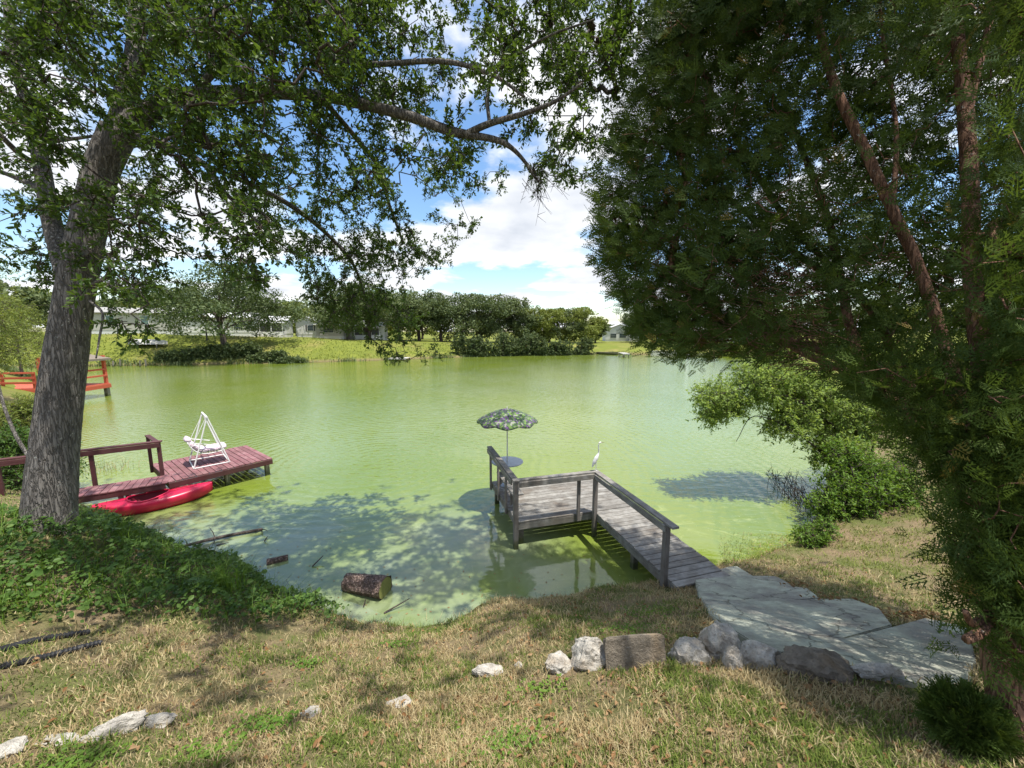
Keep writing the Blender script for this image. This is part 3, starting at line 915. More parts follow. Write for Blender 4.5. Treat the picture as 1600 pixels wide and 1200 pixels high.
prof = [(-0.50, 0.80), (-0.44, 0.64), (-0.34, 0.50), (-0.20, 0.40), (-0.02, 0.36), (0.18, 0.37), (0.36, 0.40)]
pc = catmull([(a, 0, b) for a, b in prof], 3)
for k in range(len(pc)):
    x, _, z = pc[k]
    rod('seat_slat', (x, 0.17, z), (x, DD - 0.17, z), 0.012, 'wicker', sw, 6)
for y in (0.16, DD - 0.16):
    V, Fc = tube(pc + np.array([0, y, 0]), 0.015, 6); mesh_py('seat_frame', V, Fc, 'white_metal', sw, True)
    rod('hanger', (-0.42, y, 0.62), (0, y, HH), 0.009, 'white_metal', sw, 6)
    rod('hanger', (0.30, y, 0.39), (0, y, HH), 0.009, 'white_metal', sw, 6)
    rod('armrest', (-0.48, y, 0.78), (0.10, y, 0.60), 0.014, 'white_metal', sw, 6)
def pillow(name, cen, size, rot, parent, mat='cushion'):
    bm = bmesh.new(); bmesh.ops.create_uvsphere(bm, u_segments=20, v_segments=12, radius=1)
    for v in bm.verts:
        c = v.co
        for i in range(3): c[i] = math.copysign(abs(c[i]) ** 0.62, c[i]) * size[i] / 2
        c.z *= 1 + 0.12 * math.sin(c.x * 31) * math.sin(c.y * 27)
    me = bpy.data.meshes.new(name); bm.to_mesh(me); bm.free()
    for p in me.polygons: p.use_smooth = True
    me.materials.append(MATS[mat]); o = bpy.data.objects.new(name, me); o.location = cen; o.rotation_euler = rot
    return link(o, parent)
pillow('cushion', (-0.36, DD / 2, 0.62), (0.34, 0.62, 0.13), (0, 0.95, 0), sw)
pillow('cushion', (-0.16, DD / 2, 0.465), (0.30, 0.64, 0.14), (0, 0.45, 0), sw)
pillow('cushion', (0.12, DD / 2, 0.44), (0.36, 0.64, 0.14), (0, 0.0, 0), sw)
pillow('cushion', (0.34, DD / 2, 0.46), (0.22, 0.62, 0.12), (0, -0.1, 0), sw)
pillow('head_roll', (-0.47, DD / 2, 0.82), (0.15, 0.5, 0.14), (0, 0.6, 0), sw)

# kayak
kb, ks = at(333, 766, 0.12), at(143, 801, 0.2)
kd = kb - ks; KL = float(np.linalg.norm(kd[:2]))
ky = thing('kayak', 'pinkish red plastic kayak moored along the red-brown dock', 'kayak', (*((kb + ks)[:2] / 2), 0.0), math.atan2(kd[1], kd[0]))
def kay_w(t): return 0.40 * (np.sin(np.pi * np.clip(t, 0.0, 1)) ** 0.62) * (1 - 0.18 * np.abs(t - 0.46)) + 0.012
rowsT = np.linspace(0, 1, 41)
CK0, CK1 = 0.28, 0.60
def kay_sec(t):
    w_ = float(kay_w(np.array(t))); rise = 0.13 * abs(2 * t - 1) ** 2.6
    zk = -0.07 + 0.20 * abs(2 * t - 1) ** 3.2
    zg = 0.24 + rise; zd = zg + 0.11 * (1 - abs(2 * t - 1) ** 3) + 0.01
    return w_, zk, zg, zd
V, Fc = [], []
NSG = 18
for t in rowsT:
    w_, zk, zg, zd = kay_sec(t); x = (t - 0.5) * KL
    for k in range(NSG):
        a = k / NSG * 2 * math.pi
        cy, sz = math.cos(a), math.sin(a)
        y = w_ * math.copysign(abs(cy) ** 0.75, cy)
        z = zg + (zd - zg) * (abs(sz) ** 1.1) if sz >= 0 else zg - (zg - zk) * (abs(sz) ** 0.8)
        V.append((x, y, z))
for i_ in range(len(rowsT) - 1):
    tm = (rowsT[i_] + rowsT[i_ + 1]) / 2
    for k in range(NSG):
        l = (k + 1) % NSG
        am = (k + 0.5) / NSG * 2 * math.pi
        # cockpit opening: leave out deck quads inside an oval
        e = ((tm - (CK0 + CK1) / 2) / ((CK1 - CK0) / 2)) ** 2 + (math.cos(am) / 0.80) ** 2
        if math.sin(am) > 0 and e < 1.0: continue
        Fc.append((i_ * NSG + k, i_ * NSG + l, (i_ + 1) * NSG + l, (i_ + 1) * NSG + k))
Fc.append(tuple(range(NSG))); Fc.append(tuple((len(rowsT) - 1) * NSG + k for k in reversed(range(NSG))))
hull = mesh_py('hull', V, Fc, 'kayak_red', ky, True)
# cockpit tub, rim, seat
def rimp(a, inset=0.0, dz=0.0):
    t = (CK0 + CK1) / 2 + (CK1 - CK0) / 2 * math.cos(a) * (1.08 - inset)
    w_, zk, zg, zd = kay_sec(t)
    y = 0.33 * (1.0 - inset) * math.sin(a) * (1 - 0.18 * math.cos(a))
    z = zg + (zd - zg) * (1 - min(1, abs(y) / w_) ** 2) ** 0.5
    return ((t - 0.5) * KL, y, z + dz)
an = np.linspace(0, 2 * math.pi, 49)
V, Fc = tube([rimp(a, 0, 0.012) for a in an], 0.022, 6, cap=False); mesh_py('cockpit_rim', V, Fc, 'kayak_red', ky, True)
V = [rimp(a, 0, 0.01) for a in an[:-1]] + [(rimp(a, 0.12)[0], rimp(a, 0.12)[1], 0.03) for a in an[:-1]]
n_ = 48
Fc = [(k, (k + 1) % n_, n_ + (k + 1) % n_, n_ + k) for k in range(n_)] + [tuple(range(n_, 2 * n_))]
mesh_py('cockpit_tub', V, Fc, 'kayak_dark', ky, True)
box('seat', (0.32, 0.36, 0.05), (-0.36, 0, 0.07), 'dark_metal', ky, (0, 0.08, 0), 0.02)
box('seat_back', (0.05, 0.36, 0.22), (-0.54, 0, 0.17), 'dark_metal', ky, (0, -0.2, 0), 0.02)
for yy in (-0.07, 0.07):
    V, Fc = tube([(KL * (t - 0.5), yy * (1 - (t - 0.6)), kay_sec(t)[3] + 0.004) for t in np.linspace(0.62, 0.86, 8)], 0.009, 5); mesh_py('deck_line', V, Fc, 'kayak_dark', ky, True)
rod('carry_handle', (KL * 0.46, 0, kay_sec(0.96)[3] - 0.02), (KL * 0.497, 0, kay_sec(0.99)[3] - 0.03), 0.014, 'dark_metal', ky)

# ------------------------------------------------------------------ driftwood
def log(name, label, a, b, ra_, rb_, mat, seg=18, cap_mat='cut_wood', bend=0.0, rough=0.08, seed=0):
    a, b = np.array(a, float), np.array(b, float)
    t = thing(name, label, 'log', ((a + b) / 2 * np.array([1, 1, 0])))
    o = np.array([t.location.x, t.location.y, 0])
    m_ = (a + b) / 2 + np.array([0, 0, bend])
    P = catmull([a - o, m_ - o, b - o], 10)
    R_ = np.linspace(ra_, rb_, len(P))
    V, Fc = tube(P, R_, seg, rough, cap=False, seed=seed); mesh_py('bark', V, Fc, mat, t, False)
    for e, (P0, r) in enumerate(((P[0], ra_), (P[-1], rb_))):
        d_ = unit((P[1] - P[0]) if e == 0 else (P[-1] - P[-2]))
        ref = np.array([0, 0, 1.0]); n1_ = unit(np.cross(d_, ref)); n2_ = np.cross(d_, n1_)
        V = [P0 + d_ * (0.01 if e == 0 else -0.01)] + [P0 + d_ * (0.01 if e == 0 else -0.01) + (n1_ * math.cos(q) + n2_ * math.sin(q)) * r * 0.97 for q in np.linspace(0, 2 * math.pi, 20)[:-1]]
        Fc = [(0, 1 + k, 1 + (k + 1) % 19) for k in range(19)]
        mesh_py('cut_end', V, Fc, cap_mat, t)
    return t
log('log', 'thick sawn log with rough bark lying in the shallow water', at(543, 910, 0.07), at(603, 919, 0.13), 0.165, 0.19, 'log_bark', 30, rough=0.12, seed=4)
log('log', 'small half-sunk log piece near the vine-covered bank', at(417, 879, 0.03), at(450, 871, 0.03), 0.075, 0.06, 'log_bark', 14, rough=0.15, seed=6)
br = thing('fallen_branch', 'long dark bare branch floating beside the vine-covered bank', 'branch', (*at(340, 845, 0)[:2], 0))
bo = np.array(br.location)
P = catmull([at(258, 862, 0.10) - bo, at(300, 850, 0.07) - bo, at(350, 838, 0.05) - bo, at(410, 827, 0.04) - bo], 6)
V, Fc = tube(P, np.linspace(0.03, 0.035, len(P)), 8, 0.12, seed=2); mesh_py('stem', V, Fc, 'twig_bark', br)
for (px, py, qx, qy) in ((336, 841, 327, 824), (292, 852, 288, 842), (335, 842, 332, 852), (409, 827, 418, 830)):
    a_, b_ = at(px, py, 0.06) - bo, at(qx, qy, 0.13) - bo
    V, Fc = tube([a_, (a_ + b_) / 2 + 0.01, b_], [0.013, 0.009, 0.004], 5); mesh_py('side_twig', V, Fc, 'twig_bark', br)
for (x0_, y0_, x1_, y1_, z1_, lab) in ((338, 852, 358, 847, 0.03, 'short sliver of driftwood just below the long floating branch'), (413, 846, 418, 838, 0.1, 'tiny black snag at the tip of the long floating branch'),
                          (600, 958, 640, 935, 0.10, 'thin dark twig in the water below the sawn log'), (568, 948, 572, 935, 0.10, 'short twig standing in water near the sawn log'), (488, 885, 505, 868, 0.12, 'thin upright reed stick beside the small log piece')):
    a_, b_ = at(x0_, y0_, 0.012), at(x1_, y1_, z1_)
    V, Fc = tube([a_, (a_ + b_) / 2, b_], [0.014, 0.012, 0.006], 6)
    o = mesh_py('twig', V, Fc, 'twig_bark'); tag(o, lab, 'twig', 'sticks in the shallow water')

# ------------------------------------------------------------------ rubble along the slope
def rock(label, px, py, wpx, hpx, mat='limestone', depth=0.8, flat=False, seed=0, sink=0.5, yaw=0.0, cuts=13, tilt=0.0):
    p, d = hit(px, py + hpx * 0.35)
    W_, H_ = wpx / F * d, hpx / F * d * 1.15
    bm = bmesh.new(); bmesh.ops.create_icosphere(bm, subdivisions=4, radius=1.0)
    rr = np.random.default_rng(seed)
    V = np.array([v.co[:] for v in bm.verts])
    if flat:
        V = np.sign(V) * np.abs(V) ** 0.12
    nrm = unit(rr.normal(0, 1, (cuts, 3))); off = rr.uniform(0.55, 0.85, cuts)
    for n_, o_ in zip(nrm, off):
        s_ = V @ n_
        V = V - np.maximum(s_ - o_, 0)[:, None] * n_[None] * (0.92 if not flat else 0.3)
    q = V * 3.1 + seed
    ns = np.sin(q[:, 0] * 1.7 + q[:, 1]) * np.sin(q[:, 1] * 1.3 + q[:, 2] * 2.1) + 0.5 * np.sin(q[:, 0] * 4.3 + q[:, 2] * 3) * np.sin(q[:, 1] * 5.1) + rr.normal(0, 0.25, len(V))
    q2_ = V * 11 + seed * 3
    ns2 = np.sin(q2_[:, 0] + 2 * np.sin(q2_[:, 1])) * np.sin(q2_[:, 1] * 1.1 + q2_[:, 2]) * np.sin(q2_[:, 2] * 0.9 + 1)
    V = V * (1 + (0.085 if not flat else 0.022) * ns[:, None] + (0.06 if not flat else 0.03) * ns2[:, None])
    ext = V.max(0) - V.min(0)
    V = (V - (V.max(0) + V.min(0)) / 2) / ext
    V = V * np.array([W_, W_ * depth, H_ * (1 + sink)])
    V[:, 2] += H_ * (1 + sink) / 2 - H_ * sink
    for v, c in zip(bm.verts, V): v.co = c
    me = bpy.data.meshes.new('rock'); bm.to_mesh(me); bm.free()
    me.materials.append(MATS[mat])
    o = bpy.data.objects.new('rock', me); o.location = p - np.array([0, 0, 0.02]); o.rotation_euler = (tilt, 0, yaw)
    link(o); tag(o, label, 'rock', 'rubble stones along the slope')
rock('low pale stone lying apart, beyond the left end of the stone row', 763, 1047, 54, 16, seed=1, depth=0.6)
rock('tiny pale pebble stone beside the low detached stone', 811, 1038, 16, 12, seed=2)
rock('knobbly pale stone just left of the tall white boulder in the row', 873, 1038, 44, 22, seed=3)
rock('jagged white boulder behind the upright dark slab', 923, 1022, 66, 42, seed=14, depth=0.7)
rock('small pale stone peeking out behind the upright dark slab', 981, 1003, 20, 14, seed=5)
rock('upright dark rectangular concrete slab in the stone row', 993, 1028, 98, 48, 'dark_stone', 0.16, True, 6, 0.35, 0.06, 5, -0.22)
rock('pale rough stone just right of the upright dark slab', 1078, 1021, 66, 34, seed=7)
rock('highest white boulder of the row, at the edge of the path', 1127, 1008, 84, 50, seed=8)
rock('small pointed pale stone in front of the highest white boulder', 1146, 1033, 30, 34, seed=9)
rock('broad white stone between the pointed stone and the brown block', 1190, 1026, 72, 38, seed=10)
rock('large brown flat-topped stone block beside the path', 1272, 1040, 116, 40, 'dark_stone', 0.62, False, 11, 0.6, -0.08, 12, 0.0)
rock('long low pale stone at the right end of the row', 1378, 1046, 86, 20, seed=12, depth=0.4)
rock('long tilted pale stone in the lower left of the lawn', 168, 1140, 96, 24, seed=13, depth=0.28, yaw=0.6)
rock('flat grey stone next to the long tilted stone on the lawn', 238, 1128, 62, 18, seed=24, depth=0.4, yaw=0.5)
rock('pale stone cut by the left edge of the picture', 10, 1168, 56, 18, seed=15)
rock('buried grey stone between the edge stone and the long tilted stone', 80, 1158, 76, 10, seed=16, depth=0.5)
rock('half-buried grey stone in the middle of the lawn, beside a weed patch', 485, 1113, 34, 11, seed=17)
rock('half-buried grey stone in straw-coloured grass at the middle of the lawn', 622, 1098, 44, 9, seed=18)

# corrugated black pipes
for k, (pts, lab) in enumerate((([(-60, 1030), (0, 1019), (60, 1003), (140, 990)], 'black corrugated pipe nearer the vine-covered bank'), ([(-60, 1062), (0, 1046), (70, 1030), (158, 1007)], 'black corrugated pipe farther down the lawn from the vines'))):
    P = catmull([hit(*q)[0] + np.array([0, 0, 0.02]) for q in pts], 40)
    R_ = 0.030 + 0.006 * np.sign(np.sin(np.arange(len(P)) * math.pi / 1.5))
    V, Fc = tube(P, R_, 10); o = mesh_py('drain_pipe', V, Fc, 'black_pipe'); tag(o, lab, 'pipe', 'black drain pipes')

# ------------------------------------------------------------------ leafy-twig generator
def twig_clumps(C, D0, n_twigs, n_leaves, tlen, leaf, rr, droop=0.3, shape=6, wid=0.42, spread=1.0):
    """C: clump centres, D0: outward directions. returns leaf mesh + twig mesh arrays"""
    n = len(C)
    Cc = np.repeat(C, n_twigs, 0); Dd = np.repeat(D0, n_twigs, 0)
    T = unit(Dd + rr.normal(0, spread, Cc.shape) + np.array([0, 0, -droop]))
    L = tlen * rr.uniform(0.6, 1.3, len(Cc))
    A_ = Cc + rr.normal(0, tlen * 0.15, Cc.shape)
    tip = A_ + T * L[:, None]
    tw = segs_np(A_, tip, 0.005, 0.002)
    s = rr.uniform(0.12, 1.05, (len(Cc), n_leaves))
    P = A_[:, None] + T[:, None] * (L[:, None] * s)[..., None]
    P = P.reshape(-1, 3)
    TT = np.repeat(T, n_leaves, 0)
    side = unit(np.cross(TT, rr.normal(0, 1, TT.shape)))
    D = unit(TT * 0.7 + side * 1.0 + np.array([0, 0, -0.12]))
    N = unit(rr.normal(0, 0.55, P.shape) + np.array([0, 0, 1.0]))
    LL = leaf * rr.uniform(0.65, 1.25, len(P))
    lv = leaves_np(P, D, N, LL, LL * wid, shape)
    return lv, tw

def grow(C, roots, rr, r0=0.0028, kr=0.0022, wob=0.12):
    """join leaf clumps to the limbs as a branching twig system; returns segments and each clump's growing direction"""
    n = len(C)
    best = np.full(n, 1e9); par = np.full(n, -1); pp = np.zeros((n, 3))
    for k in range(0, n, 400):
        dd = ((C[k:k + 400, None] - roots[None]) ** 2).sum(2); j = dd.argmin(1)
        best[k:k + 400] = dd[np.arange(len(j)), j]; pp[k:k + 400] = roots[j]
    done = np.zeros(n, bool); order = []
    for _ in range(n):
        i = int(np.argmin(np.where(done, 1e12, best)))
        done[i] = True; order.append(i)
        dd = ((C - C[i]) ** 2).sum(1) * 1.15 + 0.01
        m = (~done) & (dd < best)
        best[m] = dd[m]; par[m] = i; pp[m] = C[i]
    cnt = np.ones(n)
    for i in reversed(order):
        if par[i] >= 0: cnt[par[i]] += cnt[i]
    r = r0 + kr * np.sqrt(cnt)
    L = np.linalg.norm(C - pp, axis=1, keepdims=True)
    m1 = pp + (C - pp) * 0.35 + rr.normal(0, 1, C.shape) * wob * L; m2 = pp + (C - pp) * 0.7 + rr.normal(0, 1, C.shape) * wob * L
    sg = join_np([segs_np(pp, m1, r * 1.1, r), segs_np(m1, m2, r, r * 0.92), segs_np(m2, C, r * 0.92, r * 0.85)])
    return sg, unit(C - pp + rr.normal(0, 0.03, C.shape))

# ------------------------------------------------------------------ the oak on the left
trunk_base, tbd = hit(78, 822)
TD = tbd
oak = thing('oak_tree', 'large leaning oak with grey trunk and spreading leafy limbs beside the red dock', 'tree', trunk_base)
ob = trunk_base
def pd(px, py, d): return atd(px, py, d) - ob
k_ = TD / F
def wcor(px): return math.sqrt(1 + ((px - 800) / F) ** 2)
def limb_tube(pts, seg, rough, seed, n=8):
    P = np.array([pd(px, py, d) for px, py, d, w_ in pts]); W_ = np.array([w_ * d / F / 2 / wcor(px) for px, py, d, w_ in pts])
    Q = catmull(P, n); Rq = np.interp(np.linspace(0, len(pts) - 1, len(Q)), np.arange(len(pts)), W_)
    return Q, Rq, tube(Q, Rq, seg, rough, seed=seed)
tr_pts = [(66, 880, TD, 150), (74, 835, TD, 116), (78, 800, TD, 94), (86, 700, TD, 84), (97, 600, TD, 77), (111, 500, TD, 70), (124, 420, TD + 0.02, 67), (141, 340, TD + 0.05, 64), (158, 270, TD + 0.08, 60), (186, 205, TD + 0.1, 62)]
_, _, tv = limb_tube(tr_pts, 40, 0.035, 1, 14)
mesh_py('trunk', tv[0], tv[1], 'oak_bark', oak, True)
D1 = TD + 0.1
limbs = {
 'a': [(172, 240, D1, 52), (198, 200, D1, 48), (250, 163, D1, 34), (300, 148, D1 - .1, 27), (400, 144, D1 - .3, 22), (500, 150, D1 - .4, 19), (560, 161, D1 - .5, 17), (640, 182, D1 - .6, 16), (700, 204, D1 - .6, 15), (735, 211, D1 - .6, 12), (782, 221, D1 - .6, 9), (812, 243, D1 - .5, 6), (842, 285, D1 - .4, 4)],
 'b': [(730, 209, D1 - .6, 11), (765, 193, D1 - .7, 10), (820, 177, D1 - .8, 8), (868, 158, D1 - .9, 6), (910, 130, D1 - 1.0, 4)],
 'c': [(182, 215, D1, 46), (203, 130, D1 + .1, 38), (214, 60, D1 + .2, 32), (216, -40, D1 + .3, 26), (230, -200, D1 + .4, 18)],
 'd': [(206, 140, D1 + .1, 22), (245, 60, D1 - .2, 18), (300, -20, D1 - .5, 14), (360, -120, D1 - .8, 10)],
 'e': [(212, 215, D1, 20), (270, 230, D1 - .2, 15), (320, 258, D1 - .4, 12), (350, 300, D1 - .5, 9), (385, 330, D1 - .5, 7), (430, 375, D1 - .5, 4)],
 'f': [(320, 258, D1 - .4, 10), (400, 292, D1 + .6, 10), (460, 325, D1 + 1.4, 9), (510, 365, D1 + 2., 7), (550, 410, D1 + 2.3, 5), (570, 460, D1 + 2.5, 4)],
 'g': [(114, 470, TD, 40), (96, 400, TD + .15, 40), (80, 340, TD + .3, 36), (62, 240, TD + .5, 30), (42, 165, TD + .6, 24), (20, 80, TD + .7, 20), (8, -40, TD + .8, 16)],
 'h': [(66, 262, TD + .45, 16), (30, 240, TD + .3, 13), (-10, 200, TD, 11), (-60, 150, TD, 8)],
 'i': [(70, 300, TD + .4, 15), (35, 282, TD + .5, 12), (-10, 265, TD + .5, 10), (-70, 250, TD + .5, 7)],
 'j': [(62, 222, TD + .5, 10), (105, 218, TD + .3, 8), (150, 212, TD + .1, 6)],
 'k': [(300, 148, D1 - .1, 14), (360, 90, D1 - .3, 13), (430, 55, D1 - .4, 12), (490, 75, D1 - .5, 10), (560, 100, D1 - .6, 9), (690, 96, D1 - .8, 8), (770, 118, D1 - .9, 6), (820, 152, D1 - .9, 4)],
 'l': [(500, 150, D1 - .4, 9), (560, 220, D1 + .5, 8), (590, 260, D1 + 1.2, 7), (605, 310, D1 + 1.8, 5), (630, 380, D1 + 2.2, 4)],
 'm': [(765, 193, D1 - .7, 6), (762, 150, D1 - .7, 6), (778, 110, D1 - .8, 5), (850, 60, D1 - 1., 4), (930, 30, D1 - 1.2, 3)],
 'n': [(430, 55, D1 - .4, 10), (520, 20, D1 - .3, 8), (640, -20, D1 - .2, 6), (760, -60, D1, 4)],
 'o': [(145, 445, TD - .05, 9), (168, 430, TD - .3, 8), (172, 400, TD - .5, 6), (190, 385, TD - .6, 5), (225, 390, TD - .7, 3)],
 'p': [(140, 470, TD - .1, 6), (160, 490, TD - .3, 5), (155, 530, TD - .35, 4), (150, 560, TD - .4, 3)],
 'q': [(64, 740, TD + .3, 9), (30, 690, TD + .3, 8), (8, 640, TD + .4, 7), (-5, 590, TD + .5, 5)],
}
LQ = []
for nm, pts in limbs.items():
    Q, Rq, tv = limb_tube(pts, 12 if pts[0][3] > 20 else 8, 0.06, ord(nm), 8)
    mesh_py('limb', tv[0], tv[1], 'oak_bark', oak, True)
    LQ.append(Q[len(Q) // 5:])
LQ = np.vstack(LQ)
dens = """
999999999999999988887
999999999999999988887
888888889999752889993
875899985999848898861
753899974899736768850
764798888888755436540
542488888766554225510
453257788546645315200
564376467677532001000
574475376699840000000
374452053599940000000
000330000399600000000
000220000016610000000
""".split()
rr = np.random.default_rng(3)
C = []
for ri, row in enumerate(dens):
    for ci, ch in enumerate(row):
        dn = int(ch)
        lobe = ri >= 7 and ci >= 8
        nn = rr.poisson(0.105 * dn ** 1.6 * (2.0 if lobe else 1.4 if ci < 12 else 0.95))
        for _ in range(nn):
            px, py = ci * 50 + rr.uniform(-5, 55), -100 + ri * 50 + rr.uniform(-5, 55)
            far = 1.5 if px < 480 else 1.0
            d = D1 + rr.normal(-0.25 if px < 500 else 0.0, 0.75 * far)
            if py > 270 and px > 400: d = D1 + 2.2 + rr.normal(0, 0.6)
            c_ = atd(px, py, max(3.6, d)) - ob
            for _ in range(3):
                C.append(c_ + rr.normal(0, 0.11, 3) * np.array([1.2, 1.2, 0.8]))
for _ in range(560):        # unseen rest of the crown, spread wide to shade lawn and water
    a_ = rr.uniform(0, 6.283); q = math.sqrt(rr.uniform(0, 1)) * 6.6
    z_ = rr.uniform(6.5, 13.5)
    p_ = np.array([-2.2 + q * math.cos(a_), 5.2 + q * math.sin(a_) * 0.8, z_])
    px, py, dd = project(p_)
    if dd > 0.2 and -80 < px < 1680 and py > -110: continue
    C.append(p_ - ob)
C = np.array(C)
s1, out_d = grow(C, LQ, rr)
lv, tw = twig_clumps(C, out_d * 0.8, 6, 13, 0.21, 0.060, rr, droop=0.12, shape=6, wid=0.46, spread=0.75)
cr = mesh_np('crown', lv[0], lv[1], 'oak_leaf', oak); cr['kind'] = 'stuff'
# bare twigs hanging at the limb's tip
ba, bb_ = [], []
for _ in range(26):
    px, py = rr.uniform(815, 850), rr.uniform(245, 300)
    a0 = atd(px, py, D1 - .5) - ob
    b0 = a0 + np.array([rr.normal(0.12, 0.14), rr.normal(0, 0.1), -rr.uniform(0.12, 0.45)])
    ba.append(a0); bb_.append(b0)
    for _ in range(2):
        t_ = rr.uniform(0.3, 0.9); ba.append(a0 + (b0 - a0) * t_); bb_.append(a0 + (b0 - a0) * t_ + rr.normal(0, 0.07, 3) + np.array([0, 0, -0.05]))
s3 = segs_np(np.array(ba), np.array(bb_), 0.004, 0.0015)
tv = join_np([s1, s3, tw])
o = mesh_np('twigs', tv[0], tv[1], 'twig_bark', oak); o['kind'] = 'stuff'

# ------------------------------------------------------------------ the conifer on the right
cb, cbd = hit(1585, 1170)
ced = thing('arborvitae_tree', 'big dark green arborvitae with reddish stems towering beside the path', 'tree', cb)
def cpd(px, py, d): return atd(px, py, d) - cb
cd0 = cbd
cl = [
 [(1600, 1230, cd0, 120), (1590, 1170, cd0, 92), (1575, 1090, cd0 + .05, 76), (1562, 1010, cd0 + .1, 66), (1562, 900, cd0 + .2, 52), (1558, 780, cd0 + .3, 38)],
 [(1562, 900, cd0 + .2, 44), (1553, 700, cd0 + .35, 34), (1530, 540, cd0 + .5, 28), (1518, 420, cd0 + .6, 25), (1516, 300, cd0 + .7, 24), (1508, 160, cd0 + .9, 22), (1497, 60, cd0 + 1., 18), (1490, -80, cd0 + 1.2, 14)],
 [(1512, 180, cd0 + .9, 12), (1540, 60, cd0 + .9, 10), (1570, -60, cd0 + 1., 8)],
 [(1560, 880, cd0 + .25, 30), (1500, 620, cd0 + .9, 20), (1440, 430, cd0 + 1.2, 17), (1395, 330, cd0 + 1.3, 16), (1345, 220, cd0 + 1.5, 15), (1305, 135, cd0 + 1.7, 13), (1280, 40, cd0 + 1.9, 10), (1270, -60, cd0 + 2., 8)],
 [(1560, 920, cd0 + .2, 34), (1525, 800, cd0 + .7, 20), (1468, 700, cd0 + 1.2, 15), (1385, 605, cd0 + 1.7, 12), (1280, 548, cd0 + 2.1, 10), (1170, 515, cd0 + 2.5, 8), (1090, 498, cd0 + 2.9, 6)],
 [(1385, 605, cd0 + 1.7, 10), (1250, 548, cd0 + 2.2, 11), (1180, 490, cd0 + 2.7, 8), (1110, 440, cd0 + 3.1, 5), (1040, 400, cd0 + 3.4, 3)],
 [(1468, 700, cd0 + 1.2, 13), (1345, 560, cd0 + 1.9, 14), (1312, 430, cd0 + 2.3, 12), (1290, 330, cd0 + 2.6, 10), (1240, 200, cd0 + 3., 7), (1200, 80, cd0 + 3.2, 5)],
 [(1525, 800, cd0 + .7, 15), (1420, 600, cd0 + 1.8, 14), (1350, 470, cd0 + 2.4, 12), (1250, 400, cd0 + 2.8, 10), (1150, 320, cd0 + 3.2, 7), (1060, 260, cd0 + 3.5, 4)],
 [(1312, 430, cd0 + 2.3, 9), (1220, 330, cd0 + 2.9, 8), (1130, 180, cd0 + 3.3, 5), (1080, 60, cd0 + 3.6, 4)],
 [(1395, 330, cd0 + 1.3, 8), (1400, 200, cd0 + 1.6, 7), (1380, 60, cd0 + 1.9, 5), (1370, -50, cd0 + 2., 4)],
 [(1555, 950, cd0 + .1, 22), (1535, 985, cd0 - .1, 18), (1510, 1000, cd0 - .15, 15)],
 [(1545, 960, cd0, 14), (1520, 975, cd0 - .1, 12), (1508, 955, cd0 - .15, 9)],
]
CQ = []
for k, pts in enumerate(cl):
    P = np.array([cpd(a, b, c) for a, b, c, _ in pts]); W_ = np.array([w_ * c / F / 2 / wcor(a) * (1.0 if k == 0 else 1.3) for a, b, c, w_ in pts])
    Q = catmull(P, 8); Rq = np.interp(np.linspace(0, len(pts) - 1, len(Q)), np.arange(len(pts)), W_)
    tv = tube(Q, Rq, 24 if k == 0 else 10, 0.07, seed=k + 50)
    mesh_py('trunk' if k == 0 else 'stem', tv[0], tv[1], 'cedar_bark', ced, True)
    if 0 < k < 10: CQ.append(Q[2:])
CQ = np.vstack(CQ)
def spray_template(levels):
    R_ = []
    def rh(a, b, w_):
        a, b = np.array(a, float), np.array(b, float); d = b - a; n_ = np.array([-d[1], d[0]]); n_ = n_ / (np.linalg.norm(n_) + 1e-9) * w_
        m_ = a + d * 0.25
        R_.append([m_ + n_ * 1.15, b, m_ - n_ * 1.15])
    rh((0, 0), (1, 0), 0.018)
    ns = 9
    for k in range(ns):
        t = 0.12 + 0.8 * k / ns; s = 1 if k % 2 else -1
        L_ = 0.52 * (1 - 0.62 * t); a_ = math.radians(40) * s
        e_ = (t + L_ * math.cos(a_), L_ * math.sin(a_))
        rh((t, 0), e_, 0.024 if levels > 1 else 0.036)
        if levels == 1:
            a2 = a_ - (1 if a_ > 0 else -1) * math.radians(38)
            rh((t + (e_[0] - t) * 0.4, e_[1] * 0.4), (t + (e_[0] - t) * 0.4 + L_ * 0.45 * math.cos(a2), e_[1] * 0.4 + L_ * 0.45 * math.sin(a2)), 0.034)
        if levels > 1:
            for q, sg in ((0.35, -1), (0.6, 1)):
                b0 = (t + (e_[0] - t) * q, e_[1] * q); a2 = a_ + sg * math.radians(36); l2 = L_ * 0.42 * (1.15 - q * 0.5)
                rh(b0, (b0[0] + l2 * math.cos(a2), b0[1] + l2 * math.sin(a2)), 0.022)
    V = np.array(R_).reshape(-1, 2)
    V = np.c_[V[:, 0], V[:, 1], -0.12 * V[:, 0] ** 2 - 0.25 * np.abs(V[:, 1]) ** 1.5]
    Fc = np.arange(len(V)).reshape(-1, 3)
    return V, Fc
def sprays_np(P, D, N, L, tmpl):
    V0, F0 = tmpl
    D = unit(D); S = unit(np.cross(N, D)); N = np.cross(D, S)
    L = np.broadcast_to(L, (len(P),))[:, None, None]
    V = P[:, None] + (D[:, None] * V0[None, :, 0:1] + S[:, None] * V0[None, :, 1:2] + N[:, None] * V0[None, :, 2:3]) * L
    Fc = np.arange(len(P))[:, None, None] * len(V0) + F0[None]
    return V.reshape(-1, 3), Fc.reshape(-1, 3)
T2, T1 = spray_template(2), spray_template(1)
